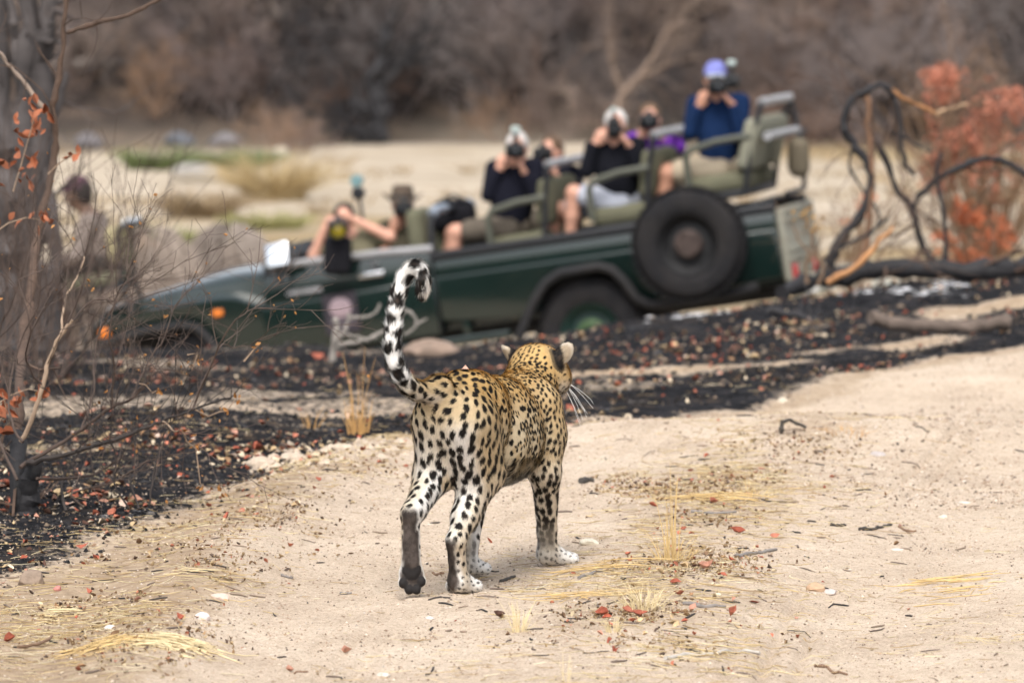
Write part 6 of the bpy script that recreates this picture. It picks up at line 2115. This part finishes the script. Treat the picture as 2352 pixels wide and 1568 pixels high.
def straw_heap(label, u, v_, n_, L_, wdt, ang, seed, mt=m_tuft2):
    rg = np.random.default_rng(seed)
    c = G(u, v_)
    a = np.where(rg.random(n_) < .55, rg.normal(ang, .38, n_), rg.normal(ang, 1.0, n_))
    o = np.stack([rg.normal(0, L_ * .26, n_), rg.normal(0, wdt * 1.7, n_), np.zeros(n_)], 1)
    R2 = np.array([[math.cos(ang), math.sin(ang), 0], [-math.sin(ang), math.cos(ang), 0], [0, 0, 1]])
    o = o @ R2
    ln = L_ * rg.uniform(.12, .8, n_) * np.where(np.abs(a - ang) > .6, .6, 1)
    t = np.linspace(-.5, .5, 6)
    Pn = c + o[:, None] + ln[:, None, None] * np.stack([np.cos(a)[:, None] * t, np.sin(a)[:, None] * t, 0 * t[None] + 0 * a[:, None]], -1) + np.array([-math.sin(ang), math.cos(ang), 0]) * (rg.normal(0, .26, n_)[:, None, None] * ln[:, None, None] * (t ** 2)[None, :, None] * 3)
    hz = H(Pn[:, :, 0].ravel(), Pn[:, :, 1].ravel()).reshape(n_, 6)
    Pn[:, :, 2] = hz + rg.uniform(.002, .026, n_)[:, None] * np.exp(-(o[:, :2] ** 2).sum(1) / (L_ * .4) ** 2)[:, None] + rg.normal(0, .04, n_)[:, None] * t * ln[:, None] * .5 + .002
    Pn[:, :, 2] = np.maximum(Pn[:, :, 2], hz + .0015)
    v, f = batch_tubes(Pn, .0013 * rg.uniform(.5, 1.5, n_)[:, None] * np.array([.7, 1, 1, 1, .9, .5]), 4)
    o_ = wthing('straw_bundle', Mesh().add(v, f), mt, label, 'straw', 'flattened straw bundles')
    return tag(o_, kind='thing')


straw_heap('largest flattened straw bundle, lower left corner of the road', 395, 1480, 130, .20, .036, -.25, 1)
straw_heap('brownish straw bundle left of the largest one', 250, 1485, 80, .20, .035, .5, 2, m_tuft)
straw_heap('small straw bundle on the verge below the brown rock', 145, 1418, 26, .12, .010, .05, 3)
straw_heap('thin pale straw bundle on the verge above the largest one', 430, 1322, 10, .10, .004, -.3, 4)
straw_heap('long golden straw bundle lying across the foot of the tall tuft', 1430, 1305, 26, .40, .018, .42, 5, m_tuft)
straw_heap('straw fan left of the bushy tuft', 1350, 1372, 24, .30, .018, .30, 6, m_tuft)
straw_heap('straw bundle lying right of the leopard in the far litter', 1640, 1150, 34, .32, .025, .10, 7, m_tuft)
straw_heap('straw bundle at the right edge beside the orange stone', 2170, 1345, 52, .24, .09, .05, 8, m_tuft)

# --- sticks
m_stick = [mat('grey_stick_bark', (.22, .20, .185), .85, .3, 30, bump=.5), mat('dark_stick_bark', (.055, .048, .042), .85, .4, 30, bump=.5), mat('brown_stick_bark', (.20, .125, .08), .85, .3, 30, bump=.5), mat('bleached_stick', (.44, .41, .37), .8, .2, 30, bump=.3)]


def stick(label, uv, r, mi, seed=0, up=0.0, zs=None):
    rg = np.random.default_rng(seed + 500)
    w = np.array([G(a, b) for a, b in uv])
    t = np.linspace(0, len(w) - 1, (len(w) - 1) * 5 + 1)
    c = np.stack([np.interp(t, np.arange(len(w)), w[:, k]) for k in range(3)], 1)
    c[:, 2] = H(c[:, 0], c[:, 1]) + r * .75 + up
    if zs is not None: c[:, 2] += np.interp(t, np.arange(len(w)), zs)
    c += rg.normal(0, r * .22, c.shape)
    v, f = tube(c, r * (1 + rg.normal(0, .14, len(c))) * np.linspace(1.1, .75, len(c)), 8)
    return wthing('stick', Mesh().add(v, f), m_stick[mi], label, 'stick', 'sticks lying on the road')


stick('grey stick lying left of the tall grass tuft', [(1330, 1332), (1370, 1318), (1412, 1311)], .0050, 0, 1)
stick('grey bark-covered stick right of the tall grass tuft', [(1692, 1280), (1730, 1276), (1782, 1264)], .0062, 0, 2)
stick('grey stick right of the bushy tuft', [(1570, 1390), (1610, 1398), (1665, 1398)], .0060, 0, 3)
stick('long pale bleached stick near the bottom, right of centre', [(1528, 1515), (1580, 1508), (1640, 1507), (1690, 1506), (1745, 1507)], .0052, 3, 4)
stick('dark twisted stick in the right wheel track, left half', [(1908, 1209), (1925, 1213), (1943, 1212)], .0052, 1, 5)
stick('dark knotted stick in the right wheel track, curving up to the right', [(1975, 1220), (1995, 1219), (2020, 1214), (2048, 1207)], .0056, 1, 6)
stick('hooked dark stick standing up on the far crest', [(1793, 1003), (1796, 1000), (1815, 996), (1852, 998)], .0075, 1, 7, 0, (0, .045, .038, .012))
stick('brown stick near the bottom right', [(1870, 1535), (1900, 1542), (1945, 1552)], .0046, 2, 8)
stick('short dark stick right of the standing hind paw', [(1150, 1338), (1170, 1332), (1183, 1328)], .0052, 1, 9)
stick('short grey stick below the leopard belly', [(1205, 1354), (1228, 1353), (1252, 1352)], .0040, 0, 10)
stick('short brown stick behind the raised hind paw', [(995, 1320), (1010, 1319), (1020, 1319)], .0042, 2, 11)
stick('thin grey twig on the road left of the leopard', [(780, 1368), (795, 1366), (808, 1366)], .0042, 0, 12)
stick('thin dark twig lower left of the leopard', [(645, 1330), (660, 1331), (672, 1333)], .0045, 0, 13)
stick('thin brown twig in the lower road centre', [(675, 1550), (690, 1548), (708, 1546)], .0030, 2, 14)
stick('dark stick at the end of the right track', [(2065, 1215), (2090, 1222), (2105, 1226)], .0045, 2, 15)
stick('brown stem leaning over the verge at the lower left', [(40, 1500), (80, 1492), (122, 1480)], .0050, 2, 16, .01)
stick('charred piece of bark at the edge right of the leopard', [(1335, 1110), (1350, 1106), (1364, 1108)], .010, 1, 17)
stick('grey twig across the litter beyond the tall tuft', [(1590, 1180), (1640, 1183), (1690, 1181)], .0045, 0, 18)

# --- stones
def stone(label, u, v_, w, h, col, seed, sink=.3):
    c = G(u, v_)
    v, f = rock_mesh((w / 2, w / 2.6, h / 2), seed + 700, 3, .25, .6)
    return wthing('stone', Mesh().add(v + c + [0, 0, h * (.5 - sink)], f), mat('stone_%d' % seed if False else 'stone', col, .85, .25, 40, bump=.4, bscale=120), label, 'stone', 'stones on the road and verge')


stone('flat cream stone beside the right front paw', 1354, 1251, .064, .030, (.62, .57, .46), 1)
stone('orange and grey stone near the right wheel track', 1872, 1358, .060, .036, (.46, .31, .20), 2)
stone('pale mauve stone leaning on the orange one', 1905, 1366, .050, .026, (.50, .44, .41), 3)
stone('grey stone on the far hump at the right', 2016, 1050, .062, .034, (.40, .36, .345), 4)
stone('flat pinkish stone in the left wheel track', 503, 1376, .060, .026, (.58, .46, .39), 5)
stone('pinkish white pointed stone in the left wheel track', 466, 1424, .044, .034, (.64, .56, .53), 6)
stone('brown rough rock among the burnt litter, lower left', 72, 1345, .090, .062, (.24, .18, .135), 7, .2)
stone('small pinkish red stone beside the brown rock', 132, 1356, .030, .022, (.46, .20, .17), 8)
stone('small whitish stone on the verge right of the straw', 252, 1446, .030, .022, (.56, .51, .47), 9)
stone('small pale stone on the right side of the road', 2165, 1190, .036, .020, (.60, .52, .42), 10)
stone('flat pale stone in the right road surface', 2060, 1265, .048, .014, (.56, .47, .42), 11)
stone('flat pale stone upper right beside the track', 2215, 1157, .046, .016, (.60, .53, .46), 12)
stone('pale stone half buried near the bottom centre', 985, 1422, .030, .014, (.60, .53, .48), 13)
stone('whitish stone at the bottom below the leopard', 880, 1555, .036, .020, (.58, .52, .46), 14)
stone('olive brown small stone at the right', 2268, 1268, .026, .012, (.32, .25, .12), 15)
CL = (.47, .385, .30)
stone('pale crumbly earth clod at the road edge, leftmost of the row behind the leopard', 600, 1072, .11, .055, CL, 16)
stone('pale crumbly earth clod on the road edge, second in the row from the left', 672, 1056, .09, .045, CL, 17)
stone('pale crumbly earth clod on the road edge beside the orange dry tuft', 790, 1034, .09, .04, CL, 18)
stone('cream pebble at the burnt edge right of the leopard', 1798, 925, .05, .035, (.55, .48, .38), 19)

# --- single leaves large enough to point at
RL = [(190, 1262, .046, 0, 'large orange-red leaf standing upright on the burnt verge'), (258, 1188, .045, 1, 'pinkish red leaf among the burnt litter above the upright one'), (300, 1170, .042, 0, 'red curled leaf beside the scorched twigs'),
      (207, 1365, .032, 0, 'red leaf beside the brown rock, lower left'), (265, 1470, .040, 5, 'dull red leaf standing in the brownish straw'), (22, 1478, .038, 0, 'dark red leaf at the lower left edge'), (415, 1425, .026, 0, 'small red curled leaf on the verge'),
      (665, 1545, .024, 2, 'pinkish leaf near the bottom left of the road'), (795, 1502, .034, 2, 'pink flat leaf on the road below the leopard'), (520, 1192, .042, 0, 'red leaf at the right end of the burnt litter'), (555, 1178, .036, 1, 'red folded leaf beside the verge straw'),
      (1145, 1420, .034, 6, 'dark curled brown leaf below the standing hind paw'), (1385, 1420, .052, 0, 'largest red leaf under the bushy tuft'), (1470, 1418, .046, 0, 'rounded red leaf at the foot of the bushy tuft'), (1440, 1412, .034, 1, 'red leaf left of the bushy tuft foot'),
      (1695, 1230, .052, 0, 'oak-shaped red leaf lying beyond the tall tuft'), (1780, 1236, .034, 1, 'curled pinkish red leaf right of the tall tuft'), (1660, 1325, .034, 0, 'red leaf standing in the straw right of the tall tuft'), (1552, 1345, .036, 0, 'red leaf under the long straw bundle'),
      (1680, 1418, .040, 1, 'red leaf at the end of the grey stick'), (1590, 1405, .040, 2, 'pink leaf on the grey stick'), (1640, 1158, .030, 1, 'pink leaf in the far litter'), (1500, 1165, .034, 0, 'red leaf in the left part of the far litter'), (1720, 1142, .034, 2, 'pale pink leaf at the sparse tuft'),
      (1412, 1502, .030, 0, 'red leaf in the lower middle of the road'), (1400, 1478, .028, 0, 'orange-red leaf left of the tiny tuft'), (1890, 1340, .014, 0, 'small bright red leaf above the orange stone'), (1675, 1545, .030, 0, 'red leaf on the long bleached stick'),
      (1320, 1325, .028, 0, 'small red leaf right of the front paw'), (1310, 945, .07, 0, 'bright red leaf on the burnt ground right of the leopard face'), (727, 825, .09, 0, 'bright orange-red leaf at the foot of the pale branch'), (1620, 1312, .05, 2, 'pale pink leaf in the tall tuft base')]
m_rl = {}
for q, (u, v_, s, ci, lb) in enumerate(RL):
    if ci not in m_rl:
        m_rl[ci] = mat('fallen_leaf', tuple(PAL[ci]), .7, .3, 70, bump=.3, bscale=150)
    c = G(u, v_)[None].copy()
    nn = nrm(np.array([[rg.normal(0, .4), -.55, 1.0]]))
    v, f = leaf_batch(c + [0, 0, s * .28], nn, nrm(np.array([[rg.normal(), rg.normal() * .5, .1]])), np.array([s]), rg, .58, .9)
    m = Mesh().add(v, f)
    wthing('fallen_leaf', m, m_rl[ci], lb, 'leaf', 'single fallen leaves')
